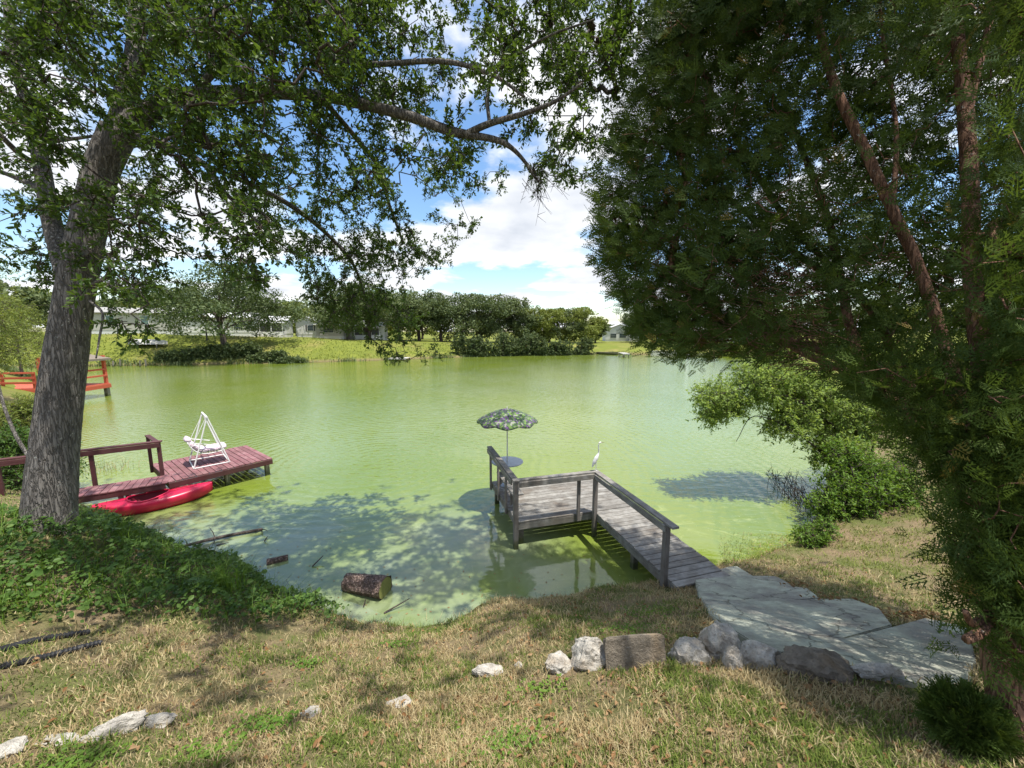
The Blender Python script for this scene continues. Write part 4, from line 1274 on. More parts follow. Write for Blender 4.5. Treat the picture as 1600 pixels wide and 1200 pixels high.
CEDAR = [(1043, -160), (1038, -40), (1030, 30), (1012, 90), (985, 165), (958, 245), (943, 300), (940, 340), (948, 415), (978, 465), (1000, 515), (1040, 545), (1078, 562), (1110, 552), (1150, 540), (1190, 555), (1240, 565), (1310, 580), (1385, 640), (1445, 715), (1500, 790), (1492, 850), (1498, 910), (1520, 950), (1550, 975), (1545, 1010), (1650, 1060), (1680, 700), (1690, -160)]
rr = np.random.default_rng(8)
cc, cdens = [], []
def sample_poly(n, poly, x0, x1, y0, y1):
    q = np.c_[rr.uniform(x0, x1, n), rr.uniform(y0, y1, n)]
    return q[in_poly(q[:, 0], q[:, 1], poly)]
def edge_t(px): return np.clip((px - 940) / 660, 0, 1)
# back and left shell, dense
q = sample_poly(3600, CEDAR, 930, 1760, -160, 1060)
d = np.interp(edge_t(q[:, 0]), [0, 0.2, 0.6, 1], [5.5, 5.2, 4.6, 3.9]) + rr.normal(0, 0.40, len(q))
low = np.clip((q[:, 1] - 560) / 350, 0, 1); d = d * (1 - low) + (cd0 + 0.9 + rr.uniform(-0.3, 0.8, len(q))) * low
back = np.array([atd(a, b, c) for (a, b), c in zip(q, d)])
# left sunlit face, in front of the shell
q = sample_poly(2200, CEDAR, 930, 1230, -160, 600)
q = q[rr.uniform(0, 1, len(q)) < np.interp(q[:, 0], [940, 1080, 1230], [1, 0.75, 0.1])]
d = np.interp(q[:, 0], [940, 1000, 1100, 1230], [5.5, 5.1, 4.7, 4.4]) + rr.normal(0, 0.25, len(q))
left = np.array([atd(a, b, c) for (a, b), c in zip(q, d)])
# near foliage: sparse over the open middle, thick towards the lower right
q = sample_poly(3100, CEDAR, 1080, 1760, -160, 1060)
keep = np.where(q[:, 1] > 560, 0.95, np.where((q[:, 0] > 1130) & (q[:, 0] < 1560) & (q[:, 1] > 60), 0.09, 0.40))
keep = np.where((q[:, 0] > 1540) & (q[:, 1] > 330), 0.8, keep)
q = q[rr.uniform(0, 1, len(q)) < keep]
d = np.interp(q[:, 0], [1080, 1300, 1450, 1760], [4.6, 3.6, 2.75, 2.3]) + rr.normal(0, 0.22, len(q))
d = np.where(q[:, 1] > 600, np.interp(q[:, 0], [1350, 1480, 1600], [3.6, cd0 + 0.3, cd0 - 0.02]) + rr.normal(0, 0.14, len(q)), d)
front = np.array([atd(a, b, max(c, 1.7)) for (a, b), c in zip(q, d)])
# out of the picture: the top
q = 300; a_ = rr.uniform(0, 6.283, q); r_ = np.sqrt(rr.uniform(0, 1, q)); z_ = rr.uniform(8.2, 11.5, q)
r_ = r_ * np.interp(z_, [8, 11.5], [2.4, 0.5])
top = np.c_[4.0 + r_ * np.cos(a_), 4.2 + r_ * np.sin(a_), z_]
axis = np.array([3.9, 3.7, 0])
fol, tints = [], []
allc = np.vstack([back, left, front, top]) - cb
sgs, ods = grow(allc, CQ, rr, 0.0022, 0.0016, 0.16)
o0 = 0
for Cw, ns, size, tm, up in ((back, 9, 0.20, T1, 0.15), (left, 9, 0.16, T2, 0.30), (front, 12, 0.16, T2, 0.10), (top, 10, 0.36, T1, 0.3)):
    od = ods[o0:o0 + len(Cw)]; o0 += len(Cw)
    oa = Cw - axis; oa[:, 2] = 0; oa = unit(oa)
    D0 = np.repeat(unit(od * 0.5 + oa * 0.8), ns, 0)
    P = np.repeat(Cw - cb, ns, 0) + rr.normal(0, size * 0.5, (len(Cw) * ns, 3))
    D = unit(D0 + rr.normal(0, 0.5, P.shape) + np.array([0, 0, up]))
    N = unit(np.cross(D, np.array([0, 0, 1.0])) + rr.normal(0, 0.45, P.shape))
    fol.append(sprays_np(P, D, N, size * rr.uniform(0.7, 1.3, len(P)), tm))
    tints.append(np.repeat(rr.uniform(0, 1, len(P)), len(tm[0])))
V, Fc = join_np(fol)
o = mesh_np('foliage', V, Fc, 'cedar_leaf', ced); o['kind'] = 'stuff'
at_ = o.data.attributes.new('spray', 'FLOAT', 'POINT'); at_.data.foreach_set('value', np.concatenate(tints).astype(np.float32))
q = sample_poly(900, [(1040, 440), (1180, 400), (1300, 430), (1330, 590), (1200, 560), (1090, 540)], 1030, 1340, 390, 600)
A_ = np.array([atd(a, b, np.interp(a, [1030, 1340], [5.0, 3.9]) + rr.normal(0, 0.2)) for a, b in q]) - cb
dv = rr.normal(0, 0.5, A_.shape) + np.array([-0.75, 0.5, 0.1])
B_ = A_ + unit(dv) * rr.uniform(0.15, 0.5, (len(A_), 1)); M_ = (A_ + B_) / 2 + rr.normal(0, 0.025, A_.shape)
V, Fc = join_np([sgs, segs_np(A_, M_, 0.005, 0.0035), segs_np(M_, B_, 0.0035, 0.0015)])
o = mesh_np('twigs', V, Fc, 'cedar_bark', ced); o['kind'] = 'stuff'
# clipped young arborvitae at its foot
yb, ybd = hit(1505, 1165)
ya = thing('young_arborvitae', 'small round green arborvitae bush at the foot of the big conifer', 'bush', yb)
q = rr.normal(0, 1, (240, 3)); q = unit(q) * rr.uniform(0.4, 1, (240, 1)) ** 0.4 * np.array([0.17, 0.17, 0.20]) + np.array([0, 0, 0.17])
P = np.repeat(q, 5, 0); D = unit(P - np.array([0, 0, 0.05]) + rr.normal(0, 0.1, P.shape)); N = unit(rr.normal(0, 1, P.shape))
V, Fc = sprays_np(P * 0.8, D, N, 0.10 * rr.uniform(0.7, 1.2, len(P)), T1)
o = mesh_np('foliage', V, Fc, 'cedar_leaf', ya); o['kind'] = 'stuff'
at_ = o.data.attributes.new('spray', 'FLOAT', 'POINT'); at_.data.foreach_set('value', np.repeat(rr.uniform(0, 0.97, len(P)), len(T1[0])).astype(np.float32))
rod('stem', (0, 0, -0.08), (0, 0, 0.25), 0.012, 'cedar_bark', ya)

# ------------------------------------------------------------------ bushes on the right bank
def bush(name, label, base, blobs, stems, mat, leaf, n_per, tw_n=5, lf_n=8, tlen=0.3, cat='bush', seed=1, shape=4, droop=0.2, wid=0.45, bark='twig_bark', group=None):
    rr = np.random.default_rng(seed)
    t = thing(name, label, cat, base, 0, group)
    base = np.asarray(base, float)
    C = []
    for (c, r, n) in blobs:
        q = unit(rr.normal(0, 1, (n, 3))) * (rr.uniform(0.05, 1, (n, 1)) ** 0.45) * np.array(r)
        C.append(np.asarray(c) + q - base)
    C = np.vstack(C)
    SQ = []
    for k, (pts, r0, r1) in enumerate(stems):
        Q = catmull([np.asarray(p) - base for p in pts], 6)
        tv = tube(Q, np.linspace(r0, r1, len(Q)), 7, 0.08, seed=seed + k); mesh_py('stem', tv[0], tv[1], bark, t, True)
        SQ.append(Q)
    SQ = np.vstack(SQ)
    sg, od = grow(C, SQ, rr, 0.003, 0.002)
    lv, tw = twig_clumps(C, od, tw_n, lf_n, tlen, leaf, rr, droop, shape, wid)
    o = mesh_np('foliage', lv[0], lv[1], mat, t); o['kind'] = 'stuff'
    V, Fc = join_np([sg, tw])
    o = mesh_np('twigs', V, Fc, bark, t); o['kind'] = 'stuff'
    return t
b0 = np.array([*at(1345, 760, 0.7)[:2], 0.6]); b0[2] = gz(b0[0], b0[1])
bd = 10.6
def bl(px, py, d, r, n): return (atd(px, py, d), r, n)
bush('willow_bush', 'tall light green willowy bush arching over the water behind the conifer', b0,
     [bl(1130, 625, bd, (0.75, 0.6, 0.45), 60), bl(1190, 600, bd, (0.8, 0.8, 0.55), 95), bl(1245, 610, bd + .3, (0.9, 0.9, 0.65), 110), bl(1300, 640, bd + .3, (1.0, 0.9, 0.75), 120), bl(1360, 660, bd, (0.9, 0.9, 0.9), 90), bl(1230, 660, bd - .2, (0.7, 0.5, 0.4), 50), bl(1300, 700, bd - .2, (0.6, 0.6, 0.45), 60), bl(1120, 645, bd, (0.4, 0.3, 0.3), 18), bl(1420, 600, bd + .5, (1.2, 1.0, 1.0), 90), bl(1210, 565, bd + .5, (0.5, .5, .3), 30)],
     [([b0, atd(1330, 700, bd), atd(1270, 640, bd), atd(1190, 605, bd), atd(1110, 620, bd)], 0.06, 0.012), ([b0, atd(1340, 690, bd + .2), atd(1310, 620, bd + .4), atd(1240, 570, bd + .5)], 0.05, 0.012), ([b0, atd(1370, 680, bd + .2), atd(1400, 600, bd + .5)], 0.05, 0.015), ([b0, atd(1310, 735, bd - .2), atd(1250, 680, bd - .3), atd(1180, 650, bd - .2), atd(1150, 690, bd - .2)], 0.035, 0.006)],
     'shrub_leaf', 0.085, 0, 8, 11, 0.34, seed=21)
g1 = hit(1345, 800)[0]
bd2 = float(project(g1)[2])
bush('leafy_bush', 'dense mid green bush on the bank below the willowy bush', g1,
     [bl(1330, 765, bd2, (0.7, 0.6, 0.45), 110), bl(1370, 745, bd2 + .3, (0.8, 0.6, 0.5), 90), bl(1300, 790, bd2 - .1, (0.4, 0.4, 0.35), 60), bl(1400, 780, bd2, (0.5, 0.5, 0.3), 40), bl(1330, 715, bd2 + .4, (0.6, 0.5, 0.35), 50)],
     [([g1, atd(1340, 770, bd2), atd(1330, 730, bd2)], 0.03, 0.01), ([g1, atd(1310, 780, bd2), atd(1295, 770, bd2)], 0.02, 0.008)],
     'bright_leaf', 0.085, 0, 5, 8, 0.26, seed=22)
g2 = hit(1268, 850)[0]; bd3 = float(project(g2)[2])
bush('small_bush', 'small bright green weed clump at the water edge of the sunny lawn', g2,
     [bl(1266, 838, bd3, (0.33, 0.25, 0.14), 60), bl(1290, 826, bd3 + .1, (0.2, 0.2, 0.12), 20)], [([g2, atd(1266, 840, bd3), atd(1270, 832, bd3)], 0.012, 0.005)],
     'bright_leaf', 0.06, 0, 4, 7, 0.15, seed=23, droop=-0.3)
# leafless scrub standing in the water below the willow
g3 = at(1278, 800, 0.0)
sc_ = thing('bare_scrub', 'leafless grey twiggy scrub at the waterline under the willowy bush', 'bush', g3)
rr = np.random.default_rng(5)
A_, B_ = [], []
for _ in range(70):
    a0 = np.array([rr.normal(0, 0.22), rr.normal(0.5, 0.6), -0.02]); b0_ = a0 + np.array([rr.normal(-0.15, 0.22), rr.normal(0, 0.25), rr.uniform(0.25, 0.8)])
    A_.append(a0); B_.append(b0_)
    for _ in range(3):
        t_ = rr.uniform(0.3, 0.95); c0 = a0 + (b0_ - a0) * t_; A_.append(c0); B_.append(c0 + rr.normal(0, 0.12, 3) + np.array([0, 0, 0.05]))
V, Fc = segs_np(np.array(A_), np.array(B_), 0.008, 0.003); o = mesh_np('stems', V, Fc, 'twig_bark', sc_); o['kind'] = 'stuff'

# ------------------------------------------------------------------ left bank greenery
def ground_pt(x, y): return np.array([x, y, gz(x, y)])
lb = [(-20.5, 14.0, 6.2), (-26.0, 18.4, 6.6), (-16.2, 12.4, 1.6), (-43.0, 33.5, 6.5), (-13.6, 10.2, 1.2)]
labs = ['feathery pale green cypress behind the oak trunk, nearer the red dock', 'tallest feathery cypress on the left bank, cut by the picture edge', 'low yellow-green bush at the foot of the left bank by the dock rail', 'loose pale green sapling on the left bank behind the orange dock', 'small green shrub left of the oak trunk']
for k, (x, y, h) in enumerate(lb):
    g0 = ground_pt(x, y)
    blobs = []; stems = []
    rr = np.random.default_rng(60 + k)
    wd = 0.42 * h if h > 2 else 0.7 * h
    for t_ in np.linspace(0.42 if h > 2 else 0.25, 1.0, 7 if h > 2 else 4):
        for _ in range(3):
            r_ = wd * (1.1 - t_ * 0.75)
            a_ = rr.uniform(0, 6.28)
            blobs.append((g0 + np.array([r_ * 0.7 * math.cos(a_), r_ * 0.7 * math.sin(a_), h * t_]), (r_ * 0.75, r_ * 0.75, h * 0.09), 22 if h > 2 else 16))
    stems.append(([g0, g0 + np.array([0.05, 0, h * 0.5]), g0 + np.array([0.1, 0, h])], 0.035 * h ** 0.7, 0.01))
    for _ in range(6):
        a_ = rr.uniform(0, 6.28); z0_ = h * rr.uniform(0.2, 0.7)
        stems.append(([g0 + np.array([0.03, 0, z0_]), g0 + np.array([wd * 0.5 * math.cos(a_), wd * 0.5 * math.sin(a_), z0_ + h * 0.12]), g0 + np.array([wd * math.cos(a_), wd * math.sin(a_), z0_ + h * 0.15])], 0.02, 0.006))
    bush('cypress_tree' if h > 2 else 'shrub', labs[k], g0, blobs, stems, 'cypress_leaf' if k != 4 else 'vine_leaf', 0.12, 0, 5, 9, 0.42, cat='tree' if h > 2 else 'bush', seed=70 + k, wid=0.3, droop=0.05)

# vines that cover the left bank
rr = np.random.default_rng(14)
VINE = [(-80, 830), (40, 812), (110, 800), (190, 815), (240, 835), (290, 868), (360, 872), (430, 890), (490, 925), (535, 975), (470, 962), (400, 966), (330, 972), (260, 958), (170, 962), (80, 968), (-80, 985)]
n = 60000
x_, y_ = rr.uniform(-13, -1.6, n), rr.uniform(2.6, 8.8, n)
z_ = height(x_, y_)
pz = np.c_[x_, y_, z_]
px, py, dd = project(pz)
ok = in_poly(px + rr.normal(0, 10, n), py + rr.normal(0, 9, n), VINE) & (dd > 0.5) & (z_ > 0.0)
x_, y_, z_, px, py = x_[ok], y_[ok], z_[ok], px[ok], py[ok]
bump = 0.07 + 0.34 * (0.5 + 0.5 * fbm(x_ * 2.9, y_ * 2.9, 5)) ** 1.5 + 0.09 * fbm(x_ * 9, y_ * 9, 6)
hgt = bump * rr.uniform(0.25, 1.0, len(x_)) ** 0.5
P = np.c_[x_, y_, z_ + hgt]
D = unit(np.c_[rr.normal(0, 1, (len(P), 2)), rr.normal(-0.25, 0.3, len(P))]); N = unit(rr.normal(0, 0.75, P.shape) + np.array([0, -0.3, 1.0]))
Lf = rr.uniform(0.03, 0.075, len(P)) * np.where(rr.uniform(0, 1, len(P)) < 0.12, 1.7, 1.0)
lv = leaves_np(P, D, N, Lf, Lf * 0.75, 6, 0.12)
v_ = mesh_np('vine_cover', lv[0], lv[1], 'vine_leaf'); tag(v_, 'dark green leafy vines covering the bank around the oak', 'vines', kind='stuff')
kg = rr.choice(len(P), 3200)
GP = P[kg] - np.c_[np.zeros((3200, 2)), hgt[kg]]
ks_ = rr.choice(len(P), 900)
A_ = P[ks_] - np.array([0, 0, 0.05]); B_ = A_ + np.c_[rr.normal(0, 0.09, (900, 2)), rr.uniform(0.05, 0.22, 900)]
V, Fc = segs_np(A_, B_, 0.003, 0.0015); o = mesh_np('vine_stems', V, Fc, 'twig_bark'); tag(o, 'thin bare stems poking out of the bank vines', 'vines', kind='stuff')

# ------------------------------------------------------------------ lawn
def blades(P, L, W, rr, lean=0.6, bend=0.5):
    n = len(P)
    a_ = rr.uniform(0, 6.283, n); ln = np.abs(rr.normal(0, lean, n))
    h_ = np.c_[np.cos(a_), np.sin(a_), np.zeros(n)]
    up = unit(np.c_[h_[:, 0] * ln, h_[:, 1] * ln, np.ones(n)])
    S = np.cross(up, h_); S = unit(S + rr.normal(0, 0.3, S.shape))
    L, W = L[:, None], W[:, None]
    m_ = P + up * L * 0.55; t_ = P + up * L * 0.85 + h_ * L * bend * rr.uniform(0.2, 1.0, (n, 1))
    V = np.stack([P - S * W * 0.5, P + S * W * 0.5, m_ - S * W * 0.4, m_ + S * W * 0.4, t_], 1).reshape(-1, 3)
    b_ = np.arange(n)[:, None, None] * 5
    Fc = (b_ + np.array([[0, 1, 3], [0, 3, 2], [2, 3, 4]])[None]).reshape(-1, 3)
    return V, Fc
n = 330000
r_ = np.exp(rr.uniform(math.log(1.5), math.log(17), n)); a_ = rr.uniform(-60, 60, n) * math.pi / 180
x_, y_ = r_ * np.sin(a_), r_ * np.cos(a_)
z_ = height(x_, y_)
px, py, dd = project(np.c_[x_, y_, z_])
ok = (z_ > 0.04) & (px > -120) & (px < 1720) & (py < 1330) & (dd > 0.3) & ~in_poly(px, py, PATH_IN) & ~(in_poly(px, py, VINE) & (rr.uniform(0, 1, n) < 0.45))
thin = 0.5 + 0.5 * fbm(x_ * 2.7, y_ * 2.7, 9)
bare = sstep((fbm(x_ * 1.9 + 4, y_ * 1.9, 12) - 0.25) / 0.3)
ok &= rr.uniform(0, 1, n) < (0.55 + 0.6 * thin) * (1 - 0.72 * bare)
x_, y_, z_, r_ = x_[ok], y_[ok], z_[ok], r_[ok]
tuft = 0.5 + 0.5 * fbm(x_ * 5.1, y_ * 5.1, 4)
L = (0.028 + 0.044 * tuft) * rr.uniform(0.5, 1.5, len(x_)) * (1 + 0.03 * r_)
W = 0.0052 * rr.uniform(0.7, 1.4, len(x_)) * (0.75 + r_ * 0.16)
V, Fc = blades(np.c_[x_, y_, z_ - 0.005], L, W, rr)
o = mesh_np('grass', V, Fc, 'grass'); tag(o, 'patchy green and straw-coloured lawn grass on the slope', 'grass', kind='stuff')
V, Fc = blades(GP, rr.uniform(0.18, 0.5, len(GP)), np.full(len(GP), 0.007), rr, 0.5, 0.8)
o = mesh_np('bank_weeds', V, Fc, 'bright_leaf'); tag(o, 'long green grass blades growing through the bank vines', 'weeds', kind='stuff')
# tall grass fringing the water
n = 26000
x_, y_ = rr.uniform(-4, 8.5, n), rr.uniform(4.4, 12.5, n)
s_ = shore_dist(x_, y_); z_ = height(x_, y_)
px, py, dd = project(np.c_[x_, y_, z_])
ok = (s_ > -0.05) & (s_ < 0.22) & ~in_poly(px, py, PATH_PX) & (rr.uniform(0, 1, n) < 0.7)
x_, y_, z_ = x_[ok], y_[ok], np.maximum(z_[ok], -0.02)
V, Fc = blades(np.c_[x_, y_, z_], rr.uniform(0.07, 0.2, len(x_)), np.full(len(x_), 0.006), rr, 0.45)
o = mesh_np('shore_grass', V, Fc, 'grass'); tag(o, 'longer grass fringing the near waterline', 'grass', kind='stuff')
# weeds in the shallows right of the walkway
n = 2600
q = np.c_[rr.uniform(1125, 1250, n), rr.uniform(835, 885, n)]
P = np.array([at(a, b, -0.01) for a, b in q]); s_ = shore_dist(P[:, 0], P[:, 1])
P = P[(s_ < 0.05) & (s_ > -1.1) & (rr.uniform(0, 1, n) < np.clip(1.1 + s_, 0.1, 1))]
V, Fc = blades(P, rr.uniform(0.03, 0.11, len(P)), np.full(len(P), 0.007), rr, 1.1, 0.9)
o = mesh_np('water_weeds', V, Fc, 'grass'); tag(o, 'thin yellowish weeds in the shallows beside the walkway', 'weeds', kind='stuff')
# long sedge tuft in the vines and reeds by the red dock
for (px_, py_, nn, ll, nm, lab, sd) in ((345, 925, 150, 0.55, 'sedge_tuft', 'tall bright green sedge tuft growing in the bank vines', 0.14), (165, 735, 90, 0.5, 'reed_tuft', 'thin dry reed tuft in the water behind the red walkway', 0.5), (40, 940, 110, 0.3, 'sedge_tuft', 'short grassy sedge tuft at the left end of the bank vines', 0.2)):
    g0 = hit(px_, py_)[0]
    P = np.c_[rr.normal(0, sd, nn), rr.normal(0, sd * 0.6, nn), np.full(nn, 0.0)]
    V, Fc = blades(P, rr.uniform(0.6, 1.1, nn) * ll, np.full(nn, 0.012), rr, 0.4, 0.7)
    t = thing(nm, lab, 'grass tuft', g0); o = mesh_np('blades', V, Fc, 'bright_leaf' if 'sedge' in nm else 'grass', t); o['kind'] = 'stuff'
# broad-leaved weed patches and fallen leaves
Pw = []
for (a, b, sp_, nn) in ((790, 1165, 0.16, 260), (415, 1135, 0.16, 320), (120, 1195, 0.15, 220), (480, 1040, 0.1, 120), (985, 985, 0.25, 300), (1010, 960, 0.2, 240), (620, 1010, 0.1, 100), (850, 1080, 0.12, 130), (330, 1180, 0.12, 160)):
    g0 = hit(a, b)[0]
    xy = g0[:2] + rr.normal(0, sp_, (nn, 2)) * np.array([1, 0.6])
    Pw.append(np.c_[xy, height(xy[:, 0], xy[:, 1]) + rr.uniform(0.015, 0.06, nn)])
Pw = np.vstack(Pw)
lv = leaves_np(Pw, unit(np.c_[rr.normal(0, 1, (len(Pw), 2)), rr.normal(0, 0.2, len(Pw))]), unit(rr.normal(0, 0.4, Pw.shape) + np.array([0, 0, 1.0])), rr.uniform(0.02, 0.04, len(Pw)), 0.022, 6)
o = mesh_np('lawn_weeds', lv[0], lv[1], 'bright_leaf'); tag(o, 'small broad-leaved green weed patches in the lawn', 'weeds', kind='stuff')
n = 1500
r_ = np.exp(rr.uniform(math.log(1.6), math.log(9), n)); a_ = rr.uniform(-55, 55, n) * math.pi / 180
x_, y_ = r_ * np.sin(a_), r_ * np.cos(a_); z_ = height(x_, y_)
px, py, dd = project(np.c_[x_, y_, z_])
ok = (z_ > 0.1) & ~in_poly(px, py, PATH_PX); P = np.c_[x_, y_, z_ + 0.03][ok]
e_ = np.array([hit(a, b)[0] for a, b in [(1295, 942), (1330, 945), (1400, 968), (1440, 965), (1480, 980), (1240, 918), (1500, 992), (1420, 965)]])
P2 = np.repeat(e_, 26, 0) + rr.normal(0, 1, (26 * len(e_), 3)) * np.array([0.14, 0.07, 0.0]); P2[:, 2] = height(P2[:, 0], P2[:, 1]) + 0.05
P = np.vstack([P, P2])
lv = leaves_np(P, unit(np.c_[rr.normal(0, 1, (len(P), 2)), rr.normal(0, 0.25, len(P))]), unit(rr.normal(0, 0.6, P.shape) + np.array([0, 0, 1.0])), rr.uniform(0.03, 0.065, len(P)), 0.028, 6, 0.35, 0.3)
o = mesh_np('leaf_litter', lv[0], lv[1], 'dead_leaf'); tag(o, 'dry brown fallen leaves scattered over the lawn', 'leaves', kind='stuff')

n = 900
x_, y_ = rr.uniform(-7, 2.5, n), rr.uniform(5, 9.5, n); s_ = shore_dist(x_, y_)
ok = (s_ < -0.03) & (s_ > -2.2) & (rr.uniform(0, 1, n) < np.exp(s_ * 1.3)); P = np.c_[x_[ok], y_[ok], np.full(ok.sum(), 0.006)]
lv = leaves_np(P, unit(np.c_[rr.normal(0, 1, (len(P), 2)), np.zeros(len(P))]), unit(rr.normal(0, 0.06, P.shape) + np.array([0, 0, 1.0])), rr.uniform(0.02, 0.055, len(P)), 0.022, 6, 0.08, 0.02)
o = mesh_np('floating_leaves', lv[0], lv[1], 'dead_leaf'); tag(o, 'small dead leaves floating along the near waterline', 'leaves', kind='stuff')

# ------------------------------------------------------------------ far shore: trees
def far_tree(name, label, px, d, top_py, wpx, mat, seed, trunk=True, base_py=None, low=0.28, leaf=0.42, dens=1.0, group='trees on the far shore'):
    rr = np.random.default_rng(seed)
    x = (px - 800) / F * d; y = d * 1.005
    z0 = gz(x, y) - 0.1
    ztop = HC + (YH - top_py) / F * d
    H_ = ztop - z0; R_ = wpx / F * d / 2
    t = thing(name, label, 'tree', (x, y, z0), 0, group)
    tr_ = 0.05 * H_ ** 0.75 + 0.1
    P = catmull([(0, 0, -0.3), (rr.normal(0, .1), 0, H_ * 0.18), (rr.normal(0, .3), rr.normal(0, .3), H_ * 0.42), (rr.normal(0, .5), rr.normal(0, .5), H_ * 0.75)], 5)
    tv = tube(P, np.linspace(tr_ * 1.15, tr_ * 0.3, len(P)), 9, 0.08, seed=seed)
    parts = [tv]
    C = []
    nl = 11
    for k in range(nl):
        a_ = k * 2.4 + rr.uniform(-.4, .4); f_ = rr.uniform(0.25, 0.7)
        s0 = P[int(f_ * (len(P) - 1))]
        zz_ = H_ * (low + (0.92 - low) * rr.uniform(0.15, 1.0)); rad_ = R_ * rr.uniform(0.45, 0.88) * math.sqrt(max(0.15, 1 - ((zz_ / H_ - 0.5) / 0.62) ** 2))
        e_ = np.array([math.cos(a_) * rad_, math.sin(a_) * rad_, zz_])
        m_ = (s0 + e_) / 2 + np.array([0, 0, H_ * 0.05])
        parts.append(tube(catmull([s0, m_, e_], 4), np.linspace(tr_ * 0.4, 0.05, 9), 6, 0.05, seed=seed + k))
        C.append((e_, R_ * rr.uniform(0.3, 0.45)))
    C.append((np.array([0, 0, H_ * 0.86]), R_ * 0.45))
    for _ in range(5):
        a_ = rr.uniform(0, 6.28); C.append((np.array([math.cos(a_) * R_ * 0.55, math.sin(a_) * R_ * 0.55, H_ * rr.uniform(low + .1, 0.85)]), R_ * 0.4))
    V, Fc = join_vf(parts); mesh_py('trunk', V, Fc, 'far_bark', t, True)
    Ps, Ds = [], []
    for c, r in C:
        nb = int(10 * dens) + 4
        sub = c + unit(rr.normal(0, 1, (nb, 3))) * r * rr.uniform(0.35, 1.0, (nb, 1)) * np.array([1, 1, 0.72])
        for s_ in sub:
            k = int(26 * dens) + 6
            q = unit(rr.normal(0, 1, (k, 3))); Ps.append(s_ + q * r * 0.36 * rr.uniform(0.4, 1.05, (k, 1)) * np.array([1, 1, 0.7])); Ds.append(q)
    Ps, Ds = np.vstack(Ps), np.vstack(Ds)
    Ps[:, 2] = np.minimum(Ps[:, 2], H_ * 1.0 + rr.normal(0, 0.15, len(Ps)))
    keep = Ps[:, 2] > (0.25 if low < 0.12 else H_ * low * 0.55)
    Ps, Ds = Ps[keep], Ds[keep]
    D = unit(Ds + rr.normal(0, 0.7, Ps.shape)); N = unit(Ds + rr.normal(0, 0.5, Ps.shape) + np.array([0, 0, 0.7]))
    L = leaf * rr.uniform(0.6, 1.3, len(Ps))
    lv = leaves_np(Ps - D * L[:, None] * 0.5, D, N, L, L * 0.62, 4, 0.2)
    o = mesh_np('crown', lv[0], lv[1], mat, t); o['kind'] = 'stuff'
    return t
far_tree('oak_tree', 'wide solitary oak on the far lawn in front of the white house', 350, 59, 426, 205, 'far_dark_leaf', 101, low=0.24, dens=1.8, leaf=0.36)
far_tree('oak_tree', 'thick-trunked oak on the far bank before the gabled white house', 545, 82, 448, 140, 'far_oak_leaf', 102, low=0.26, dens=1.5)
far_tree('oak_tree', 'second oak just right of the thick-trunked oak on the far bank', 577, 88, 454, 110, 'far_oak_leaf', 103, low=0.26)
row = [(625, 97, 462, 80, 'far_oak_leaf', .28), (655, 100, 458, 90, 'far_oak_leaf', .26), (690, 100, 462, 84, 'far_dark_leaf', .2), (722, 101, 463, 86, 'far_oak_leaf', .06), (752, 101, 462, 80, 'far_dark_leaf', .05), (785, 103, 465, 78, 'far_oak_leaf', .05), (812, 106, 486, 50, 'far_dark_leaf', .05), (832, 108, 484, 50, 'far_light_leaf', .05), (858, 110, 487, 56, 'far_light_leaf', .05), (884, 112, 485, 56, 'far_oak_leaf', .05), (910, 112, 484, 60, 'far_light_leaf', .05), (930, 116, 502, 34, 'far_oak_leaf', .05)]
rl2 = ['first oak of the far waterside tree line, beside the small pale jetty', 'bare-stemmed oak second from the left in the far waterside tree line', 'dark oak with shaded trunk third from the left in the tree line', 'grey-green oak where the far tree line starts reaching the water', 'darkest dense tree of the far waterside tree line', 'tall grey-green tree at the shoulder of the far tree line', 'low dark tree in the dip of the far tree line', 'narrow light green tree after the dip in the far tree line', 'yellow-green tree in the middle of the lower far tree line', 'mid green tree beside the rounded willow in the far tree line', 'rounded yellow-green willow near the right end of the far tree line', 'last small tree at the right end of the far tree line']
for k, (px, d, tp_, w_, mt, lo) in enumerate(row):
    far_tree('shore_tree', rl2[k], px, d, tp_ - 2, w_ * 1.3, mt, 120 + k, low=lo, dens=1.15, leaf=0.5)
far_tree('oak_tree', 'dark oak in front of the small white house across the lake', 1002, 121, 488, 76, 'far_dark_leaf', 140, low=0.25, leaf=0.55)
bgt = [(180, 92, 470, 90, 'far_oak_leaf'), (255, 96, 462, 90, 'far_light_leaf'), (330, 100, 470, 90, 'far_oak_leaf'), (420, 104, 468, 80, 'far_oak_leaf'), (465, 108, 474, 70, 'far_light_leaf'), (510, 112, 476, 70, 'far_oak_leaf'), (600, 118, 478, 60, 'far_light_leaf'), (660, 125, 486, 70, 'far_light_leaf'), (952, 170, 508, 26, 'far_oak_leaf'), (975, 185, 512, 40, 'far_dark_leaf'), (1050, 118, 505, 50, 'far_light_leaf'), (1095, 150, 500, 60, 'far_oak_leaf'), (1140, 130, 500, 60, 'far_dark_leaf'), (1190, 100, 490, 80, 'far_oak_leaf'), (1260, 90, 480, 90, 'far_dark_leaf'), (1350, 80, 470, 110, 'far_oak_leaf'), (1460, 70, 455, 130, 'far_light_leaf'), (1570, 62, 440, 150, 'far_oak_leaf'), (90, 80, 455, 110, 'far_light_leaf'), (20, 70, 450, 120, 'far_oak_leaf'), (-80, 60, 430, 150, 'far_oak_leaf')]
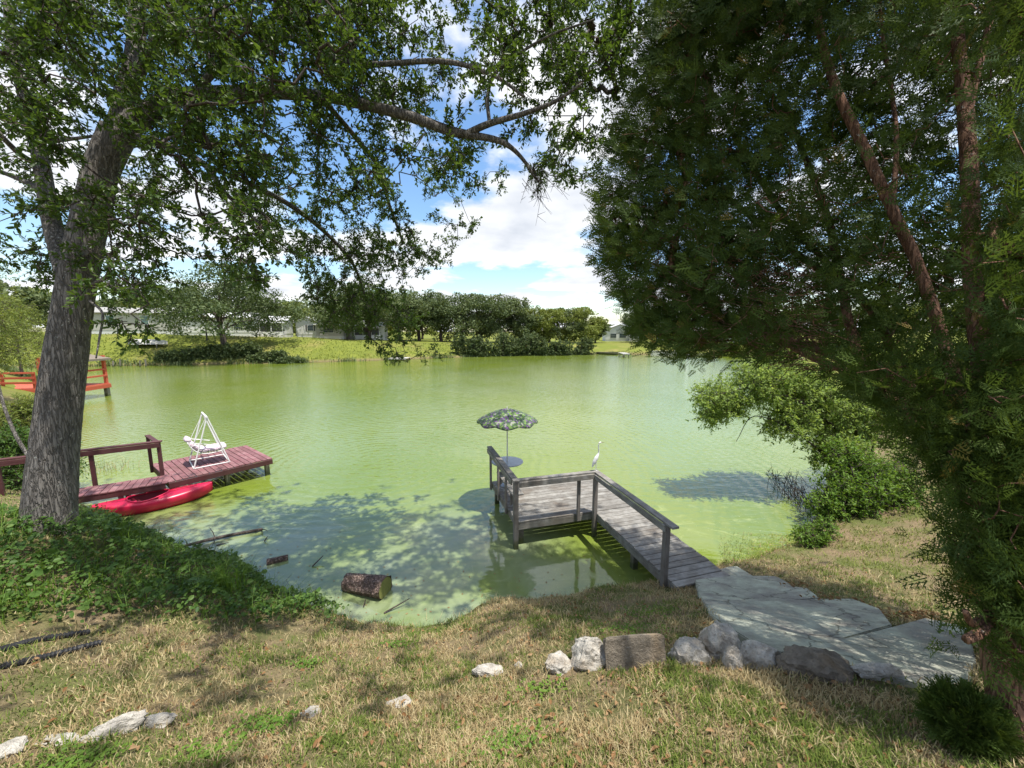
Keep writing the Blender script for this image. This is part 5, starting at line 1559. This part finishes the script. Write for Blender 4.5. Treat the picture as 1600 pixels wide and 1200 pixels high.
bl_ = ['grey-green tree behind the beige house', 'light green tree behind the long beige house', 'hazy tree behind the solitary oak', 'tree between the white houses on the far shore', 'pale tree behind the gabled white house', 'tree rising over the gabled white house roof', 'pale tree behind the screened porch', 'pale tree seen between the far oak trunks', 'tiny distant tree left of the small white house', 'low dark distant tree behind the small white house', 'light tree by the pale seawall across the lake', 'distant tree over the roofs behind the conifer', 'dark tree behind the conifer lower branches', 'tree on the right shore seen through the conifer', 'dark tree on the right shore behind the conifer', 'broad tree on the right shore behind the willowy bush', 'light tree on the right shore behind the conifer trunk', 'tree at the picture edge behind the conifer', 'light tree on the far left shore behind the orange dock', 'tree behind the cypresses at the left edge', 'tree beyond the left edge cypresses']
for k, (px, d, tp_, w_, mt) in enumerate(bgt):
    far_tree('distant_tree', bl_[k] + '', px, d, tp_, w_, mt, 160 + k, low=0.15, dens=0.75, leaf=0.7, group='trees behind the houses')
# dark shrubs along the far waterline
for k, (px, py, w_, h_, lab) in enumerate(((266, 569, 56, 13, 'low dark waterside shrub well left of the solitary far oak'), (312, 568, 70, 18, 'dark waterside shrub just left of the solitary far oak'), (362, 567, 70, 19, 'dark waterside shrub under the solitary far oak'), (410, 567, 60, 14, 'dark waterside shrub right of the solitary far oak'), (446, 567, 44, 9, 'low waterside shrub before the white houses'), (738, 557, 62, 40, 'dark shrub at the left end of the thicket under the far tree line'), (785, 556, 62, 40, 'dark shrub in the thickest part under the far tree line'), (828, 555, 50, 36, 'dark shrub in the middle under the far tree line'), (868, 555, 56, 34, 'dark shrub right of the middle under the far tree line'), (908, 554, 50, 30, 'dark shrub under the rounded far willow'), (1150, 556, 40, 26, 'yellow-green shrub on the right shore beside the conifer tips'))):
    p_ = at(px, py, 0.15); d = float(project(p_)[2])
    p_[1] += 1.2; p_[2] = gz(p_[0], p_[1])
    Rx, Hx = w_ / F * d / 2, h_ / F * d
    bush('waterside_shrub', lab, p_, [(p_ + np.array([Rx * s_ * 0.6, 0.3 * j_, Hx * 0.42 * f_]), (Rx * 0.45, 0.9, Hx * 0.5 * f_), int(60 * f_)) for j_, (s_, f_) in enumerate(zip((-1.1, -0.2, 0.8, 0.2), np.random.default_rng(300 + k).uniform(0.55, 1.25, 4)))], [([p_, p_ + np.array([0.1, 0, Hx * 0.4]), p_ + np.array([0.3, 0, Hx * 0.7])], 0.05, 0.02), ([p_, p_ + np.array([-Rx * .3, 0, Hx * 0.4]), p_ + np.array([-Rx * .6, 0, Hx * 0.5])], 0.05, 0.02)],
         'far_dark_leaf' if k < 10 else 'far_light_leaf', 0.30, 0, 5, 8, 0.5, seed=200 + k, wid=0.6, group='shrubs along the far waterline')

rr = np.random.default_rng(77)
seg_ = SH[18:32]
P = []
for k in range(len(seg_) - 1):
    L_ = np.linalg.norm(seg_[k + 1] - seg_[k]); n = int(L_ * 60)
    t_ = rr.uniform(0, 1, (n, 1)); P.append(seg_[k] + (seg_[k + 1] - seg_[k]) * t_ + rr.normal(0, 0.35, (n, 2)))
P = np.vstack(P)
P = P[0.5 + 0.5 * fbm(P[:, 0] * 0.6, P[:, 1] * 0.6, 8) + rr.normal(0, 0.12, len(P)) > 0.45]
P3 = np.c_[P, np.maximum(height(P[:, 0], P[:, 1]), -0.05)]
V, Fc = blades(P3, rr.uniform(0.25, 0.8, len(P3)), np.full(len(P3), 0.09), rr, 0.4)
o = mesh_np('shore_reeds', V, Fc, 'far_oak_leaf'); tag(o, 'ragged reeds and weeds along the far waterline', 'reeds', kind='stuff')
n = 60000
x_, y_ = rr.uniform(-75, 10, n), rr.uniform(50, 125, n); s_ = shore_dist(x_, y_)
ok = (s_ > 0.1) & (s_ < 12); x_, y_ = x_[ok], y_[ok]
V, Fc = blades(np.c_[x_, y_, height(x_, y_)], rr.uniform(0.08, 0.3, len(x_)), np.full(len(x_), 0.12), rr, 0.9)
o = mesh_np('bank_grass', V, Fc, 'far_light_leaf'); tag(o, 'rough tufted grass on the far bank', 'grass', kind='stuff')

# ------------------------------------------------------------------ far shore: houses
def prism(name, pts, y0, y1, mat, parent):
    n_ = len(pts); V = [(a, y0, b) for a, b in pts] + [(a, y1, b) for a, b in pts]
    Fc = [tuple(range(n_)), tuple(reversed(range(n_, 2 * n_)))] + [(k, n_ + k, n_ + (k + 1) % n_, (k + 1) % n_) for k in range(n_)]
    return mesh_py(name, V, Fc, mat, parent)
def house(label, px0, px1, d, wall_h, depth, yaw, wall, roof, wins, rise=0.9, gable_front=False, porch=None, zoff=0.0, skirt=True):
    pc_ = (px0 + px1) / 2; x, y = (pc_ - 800) / F * d, d * 1.005
    z0 = gz(x, y) + zoff; W_ = (px1 - px0) / F * d
    h = thing('house', label, 'house', (x, y, z0), yaw, 'houses across the lake')
    # front face at local y=0, house extends to +y
    sk = 0.6 if skirt else 0.0
    if skirt: box('skirting', (W_ - 0.1, depth - 0.1, sk + 0.8), (0, depth / 2, sk / 2 - 0.4), 'white_wall', h, bevel=0)
    wl = box('wall', (W_, depth, wall_h - sk), (0, depth / 2, sk + (wall_h - sk) / 2 + 0.003), wall, h, bevel=0)
    ov = 0.35
    if gable_front:
        prism('gable', [(-W_ / 2, wall_h + 0.005), (W_ / 2, wall_h + 0.005), (0, wall_h + rise)], 0.02, depth - 0.02, wall, h)
        pr = [(-W_ / 2 - ov, wall_h - 0.12), (0, wall_h + rise + 0.03), (W_ / 2 + ov, wall_h - 0.12), (W_ / 2 + ov, wall_h + 0.03), (0, wall_h + rise + 0.18), (-W_ / 2 - ov, wall_h + 0.03)]
        n_ = 6; V = [(a, -ov, b) for a, b in pr] + [(a, depth + ov, b) for a, b in pr]
    else:
        pr = [(-ov, wall_h - 0.08), (depth / 2, wall_h + rise + 0.02), (depth + ov, wall_h - 0.08), (depth + ov, wall_h + 0.07), (depth / 2, wall_h + rise + 0.17), (-ov, wall_h + 0.07)]
        V = [(-W_ / 2 - ov, a, b) for a, b in pr] + [(W_ / 2 + ov, a, b) for a, b in pr]
        for s_ in (-1, 1):
            Vg = [(s_ * (W_ / 2 - 0.02), 0.02, wall_h), (s_ * (W_ / 2 - 0.02), depth - 0.02, wall_h), (s_ * (W_ / 2 - 0.02), depth / 2, wall_h + rise)]
            Vg += [(a - s_ * 0.1, b, c) for a, b, c in Vg]
            mesh_py('gable', Vg, [(0, 1, 2), (5, 4, 3), (0, 3, 4, 1), (1, 4, 5, 2), (2, 5, 3, 0)], wall, h)
    mesh_py('roof', V, [(0, 1, 2, 3, 4, 5), (11, 10, 9, 8, 7, 6)] + [(k, 6 + k, 6 + (k + 1) % 6, (k + 1) % 6) for k in range(6)], roof, h)
    for (fx, w_, zb_, hh, gl, sh) in wins:
        xx = fx * W_ / 2
        fr = box('window', (w_ + 0.16, 0.08, hh + 0.16), (xx, -0.02, zb_ + hh / 2), 'white_metal', h, bevel=0)
        box('pane', (w_, 0.04, hh / 2 - 0.03), (0, -0.035, hh / 4), gl, fr, bevel=0)
        box('pane', (w_, 0.04, hh / 2 - 0.03), (0, -0.035, -hh / 4), gl, fr, bevel=0)
        if sh:
            for s_ in (-1, 1): box('shutter', (0.28, 0.05, hh + 0.1), (xx + s_ * (w_ / 2 + 0.24), -0.03, zb_ + hh / 2), 'porch_dark', h, bevel=0)
    if porch:
        f0, f1, dp = porch
        x0_, x1_ = f0 * W_ / 2, f1 * W_ / 2
        box('porch_roof', (x1_ - x0_ + 0.4, dp + 0.3, 0.12), ((x0_ + x1_) / 2, -dp / 2, wall_h - 0.35), roof, h, (0.06, 0, 0), 0)
        box('porch_floor', (x1_ - x0_, dp, 0.5), ((x0_ + x1_) / 2, -dp / 2 - 0.01, 0.1), 'concrete_pale', h, bevel=0)
        nps = max(3, int((x1_ - x0_) / 1.8))
        for k in range(nps + 1): box('porch_post', (0.14, 0.14, wall_h - 0.7), (x0_ + (x1_ - x0_) * k / nps, -dp + 0.1, 0.3 + (wall_h - 0.7) / 2), 'white_metal', h, bevel=0)
        box('porch_screen', ((x1_ - x0_) - 0.1, 0.03, wall_h - 1.3), ((x0_ + x1_) / 2, -dp + 0.22, 1.05 + (wall_h - 1.7) / 2), 'porch_dark', h, bevel=0)
        box('porch_wall', ((x1_ - x0_) - 0.12, 0.06, 0.75), ((x0_ + x1_) / 2, -dp + 0.16, 0.62), 'white_wall', h, bevel=0)
    return h
house('long beige mobile home with teal windows behind the overturned boat', 120, 300, 66, 3.5, 7.0, 0.35, 'beige_wall', 'roof_grey', [(-0.28, 1.0, 1.6, 1.4, 'glass_teal', False), (0.18, 1.0, 1.6, 1.4, 'glass_teal', False), (0.75, 1.0, 1.6, 1.3, 'glass_teal', False), (-0.75, 1.0, 1.6, 1.3, 'glass_teal', False)])
house('white house with porch behind the solitary far oak', 298, 392, 70, 3.3, 7.0, 0.35, 'white_wall', 'roof_white', [(0.55, 1.5, 1.3, 1.2, 'glass_dark', False), (0.85, 1.2, 1.3, 1.2, 'glass_dark', False)], porch=None)
house('white house with dark screened porch right of the solitary far oak', 396, 446, 76, 3.1, 7.0, 0.35, 'white_wall', 'roof_white', [], porch=(-0.9, 0.9, 2.2))
house('white gabled house with shuttered window among the far oaks', 466, 497, 84, 3.2, 9.0, 0.3, 'white_wall', 'roof_white', [(0.3, 1.1, 1.4, 1.2, 'glass_dark', True)], gable_front=True, rise=1.1)
house('grey-white side wing between the gabled house and the screened porch', 497, 536, 85, 3.0, 7.0, 0.25, 'beige_wall', 'roof_white', [(-0.1, 2.0, 1.3, 1.0, 'glass_dark', False)])
house('low house with screened porch behind the thick-trunked oak', 540, 600, 90, 3.0, 7.0, 0.2, 'white_wall', 'roof_white', [], porch=(-0.4, 0.8, 2.0))
house('small white house with two windows across the lake, centre right', 946, 990, 134, 4.0, 8.0, -0.1, 'white_wall', 'roof_white', [(-0.45, 2.0, 1.2, 1.5, 'glass_dark', False), (0.2, 2.2, 1.2, 1.5, 'glass_dark', False)], rise=1.8, gable_front=True, porch=(0.62, 1.5, 1.4))
house('long pale house seen under the conifer branches, across the lake', 1035, 1125, 138, 3.6, 8.0, -0.15, 'white_wall', 'roof_white', [(-0.5, 1.6, 1.2, 1.3, 'glass_dark', False), (0.1, 1.6, 1.2, 1.3, 'glass_dark', False), (0.6, 1.6, 1.2, 1.3, 'glass_dark', False)], rise=1.2)
house('white house on the right shore behind the conifer tips', 1130, 1185, 112, 3.4, 8.0, -0.4, 'white_wall', 'roof_white', [(-0.4, 1.4, 1.2, 1.2, 'glass_dark', False), (0.3, 1.4, 1.2, 1.2, 'glass_dark', False)], rise=1.2)

# overturned boat on trestles
p_ = np.array([(236 - 800) / F * 57, 57 * 1.003, 0]); p_[2] = gz(p_[0], p_[1])
bt = thing('overturned_boat', 'pale boat lying keel up on trestles on the far lawn', 'boat', p_, 0.15)
V, Fc = [], []
ts = np.linspace(0, 1, 15)
for t_ in ts:
    w_ = 0.85 * (1 - max(0, (t_ - 0.45) / 0.55) ** 2.2) + 0.02; zk = 0.55 * (1 - 0.35 * t_ ** 3)
    for q in np.linspace(-1, 1, 9):
        V.append(((t_ - 0.5) * 4.6, q * w_, 0.36 + 1.35 * zk * (1 - abs(q) ** 2.4) - (0.0 if abs(q) < 1 else 0.02)))
for i_ in range(14):
    for k in range(8): Fc.append((i_ * 9 + k, i_ * 9 + k + 1, (i_ + 1) * 9 + k + 1, (i_ + 1) * 9 + k))
Fc.append(tuple(range(9)))
mesh_py('hull', V, Fc, 'boat_hull', bt, True)
for xx in (-1.3, 1.2):
    box('trestle_beam', (0.1, 1.3, 0.1), (xx, 0, 0.32), 'weathered_wood', bt)
    for yy in (-0.6, 0.6): box('trestle_leg', (0.1, 0.1, 0.5), (xx, yy, 0.02), 'weathered_wood', bt)
# posts in the far shallows, dark pole, jetties, small boats
ord_ = ['first', 'second', 'third', 'fourth']
for k, px in enumerate((177, 188, 219, 228)):
    p_ = at(px, 573, 0)
    V, Fc = tube([(p_[0], p_[1], -0.4), (p_[0] + 0.03, p_[1], 0.35), (p_[0] + 0.05, p_[1], (0.75, 1.0, 0.8, 1.05)[k])], [0.10, 0.095, 0.085], 8, 0.06, seed=k)
    o = mesh_py('mooring_post', V, Fc, 'weathered_post'); tag(o, f'{ord_[k]} from the oak trunk of four old posts at the far waterline', 'post', 'old posts at the far waterline')
x, y = (325 - 800) / F * 61, 61.2; z0 = gz(x, y)
V, Fc = tube([(x, y, z0 - 0.2), (x, y, z0 + 1.0), (x, y, z0 + 1.95)], [0.11, 0.10, 0.10], 8); o = mesh_py('pole', V, Fc, 'dark_metal'); tag(o, 'short dark pole on the far lawn left of the solitary oak', 'pole')
def jetty(label, px0, px1, py, ln, mat, z=0.35):
    a_, b_ = at(px0, py, z), at(px1, py, z)
    W_ = float(np.linalg.norm(b_ - a_)); c_ = (a_ + b_) / 2
    t = thing('jetty', label, 'jetty', (c_[0], c_[1], 0))
    n_ = int(W_ / 0.3)
    for k in range(n_): box('plank', (W_ / n_ - 0.02, ln, 0.06), (-W_ / 2 + (k + 0.5) * W_ / n_, ln / 2, z), mat, t, bevel=0)
    for s_ in (-1, 1):
        for q in (0.1, ln - 0.1): box('leg', (0.14, 0.14, z + 0.6), (s_ * (W_ / 2 - 0.15), q, (z - 0.03 - 0.6) / 2), 'weathered_post', t, bevel=0)
    box('edge_board', (W_, 0.05, 0.2), (0, -0.03, z - 0.08), mat, t, bevel=0)
jetty('small pale jetty under the first trees of the far tree line', 606, 635, 560, 2.5, 'pale_wood')
jetty('white jetty in front of the small white house across the lake', 973, 984, 552.5, 3.0, 'pale_wood', 0.7)
def rowboat(label, px, py, L_, yaw, mat):
    p_ = at(px, py, 0.0)
    t = thing('rowing_boat', label, 'boat', (p_[0], p_[1], 0), yaw, 'small boats on the far shore')
    V, Fc = [], []
    for t_ in np.linspace(0, 1, 11):
        w_ = 0.6 * (1 - max(0, (t_ - 0.4) / 0.6) ** 2) + 0.02
        for q in np.linspace(-1, 1, 7): V.append(((t_ - 0.5) * L_, q * w_, 0.55 * abs(q) ** 2.0 - 0.08 + 0.12 * t_ ** 3))
    for i_ in range(10):
        for k in range(6): Fc.append((i_ * 7 + k, i_ * 7 + k + 1, (i_ + 1) * 7 + k + 1, (i_ + 1) * 7 + k))
    Fc.append(tuple(range(7)))
    mesh_py('hull', V, Fc, mat, t, True)
    for xx in (-0.25, 0.1): box('thwart', (0.25, 0.95, 0.05), (xx * L_, 0, 0.3), 'weathered_wood', t, bevel=0)
rowboat('dark rowing boat pulled up at the left of the small white house', 949, 554, 4.5, -0.7, 'weathered_post')
rowboat('dark rowing boat at the shore under the conifer tips', 1091, 557, 4.5, 0.2, 'boat_hull')
a_, b_ = at(1020, 552.5, 0.5), at(1062, 553, 0.5)
sw_ = beam('seawall', (a_[0], a_[1] + 1.0, 0.2), (b_[0], b_[1] + 1.0, 0.2), 0.5, 1.6, 'concrete_pale'); tag(sw_, 'low pale concrete seawall right of the dark oak across the lake', 'seawall')

# ------------------------------------------------------------------ neighbour's orange-red dock with a thatched shelter
c0 = at(116, 607, 0.9)
nd = thing('neighbour_dock', 'bright orange-red dock with railing seen behind the oak trunk', 'dock', (c0[0], c0[1], 0), 0.12)
for k in range(26): box('plank', (0.29, 2.6, 0.05), (-0.15 - 0.3 * k, 1.3, 0.9), 'orange_wood', nd, bevel=0)
beam('fascia', (-7.8, -0.03, 0.74), (0.0, -0.03, 0.74), 0.05, 0.26, 'orange_wood', nd)
beam('fascia', (0.03, -0.05, 0.74), (0.03, 2.6, 0.74), 0.05, 0.26, 'orange_wood', nd)
for xx in (-0.15, -2.6, -5.2, -7.6):
    for yy in (0.1, 2.45): box('pile', (0.22, 0.22, 1.5), (xx, yy, 0.12), 'weathered_post', nd, bevel=0)
for xx in (-2.3, -4.1, -5.9, -7.7): box('rail_post', (0.12, 0.12, 1.1), (xx, 0.08, 1.45), 'orange_wood', nd, bevel=0)
for zz_, hh in ((1.95, 0.12), (1.62, 0.14), (1.3, 0.14)): beam('rail', (-7.8, 0.0, zz_), (-2.2, 0.0, zz_), 0.05, hh, 'orange_wood', nd)
box('side_panel', (3.0, 0.06, 0.85), (-6.2, 0.14, 1.38), 'orange_wood', nd, bevel=0)
for zz_ in (1.5, 1.95): beam('rail', (-0.03, 0.06, zz_), (-0.03, 2.5, zz_), 0.05, 0.12, 'orange_wood', nd)
for (xx, yy) in ((-0.12, 0.1), (-0.12, 2.45), (-1.9, 0.1), (-1.9, 2.45)): box('shelter_post', (0.16, 0.16, 2.0), (xx, yy, 1.93), 'orange_wood', nd, bevel=0)
V = [(0.15, 0.2, 2.72), (0.15, 2.75, 2.72), (-2.2, 2.75, 2.72), (-2.2, 0.2, 2.72), (-0.9, 1.4, 3.25), (-1.1, 1.4, 3.25)]
V2 = [(a, b, c - 0.14) for a, b, c in V]
mesh_py('shelter_roof', V + V2, [(0, 1, 4), (1, 2, 5, 4), (2, 3, 5), (3, 0, 4, 5), (6, 10, 7), (7, 10, 11, 8), (8, 11, 9), (9, 11, 10, 6), (0, 6, 7, 1), (1, 7, 8, 2), (2, 8, 9, 3), (3, 9, 6, 0)], 'thatch', nd)
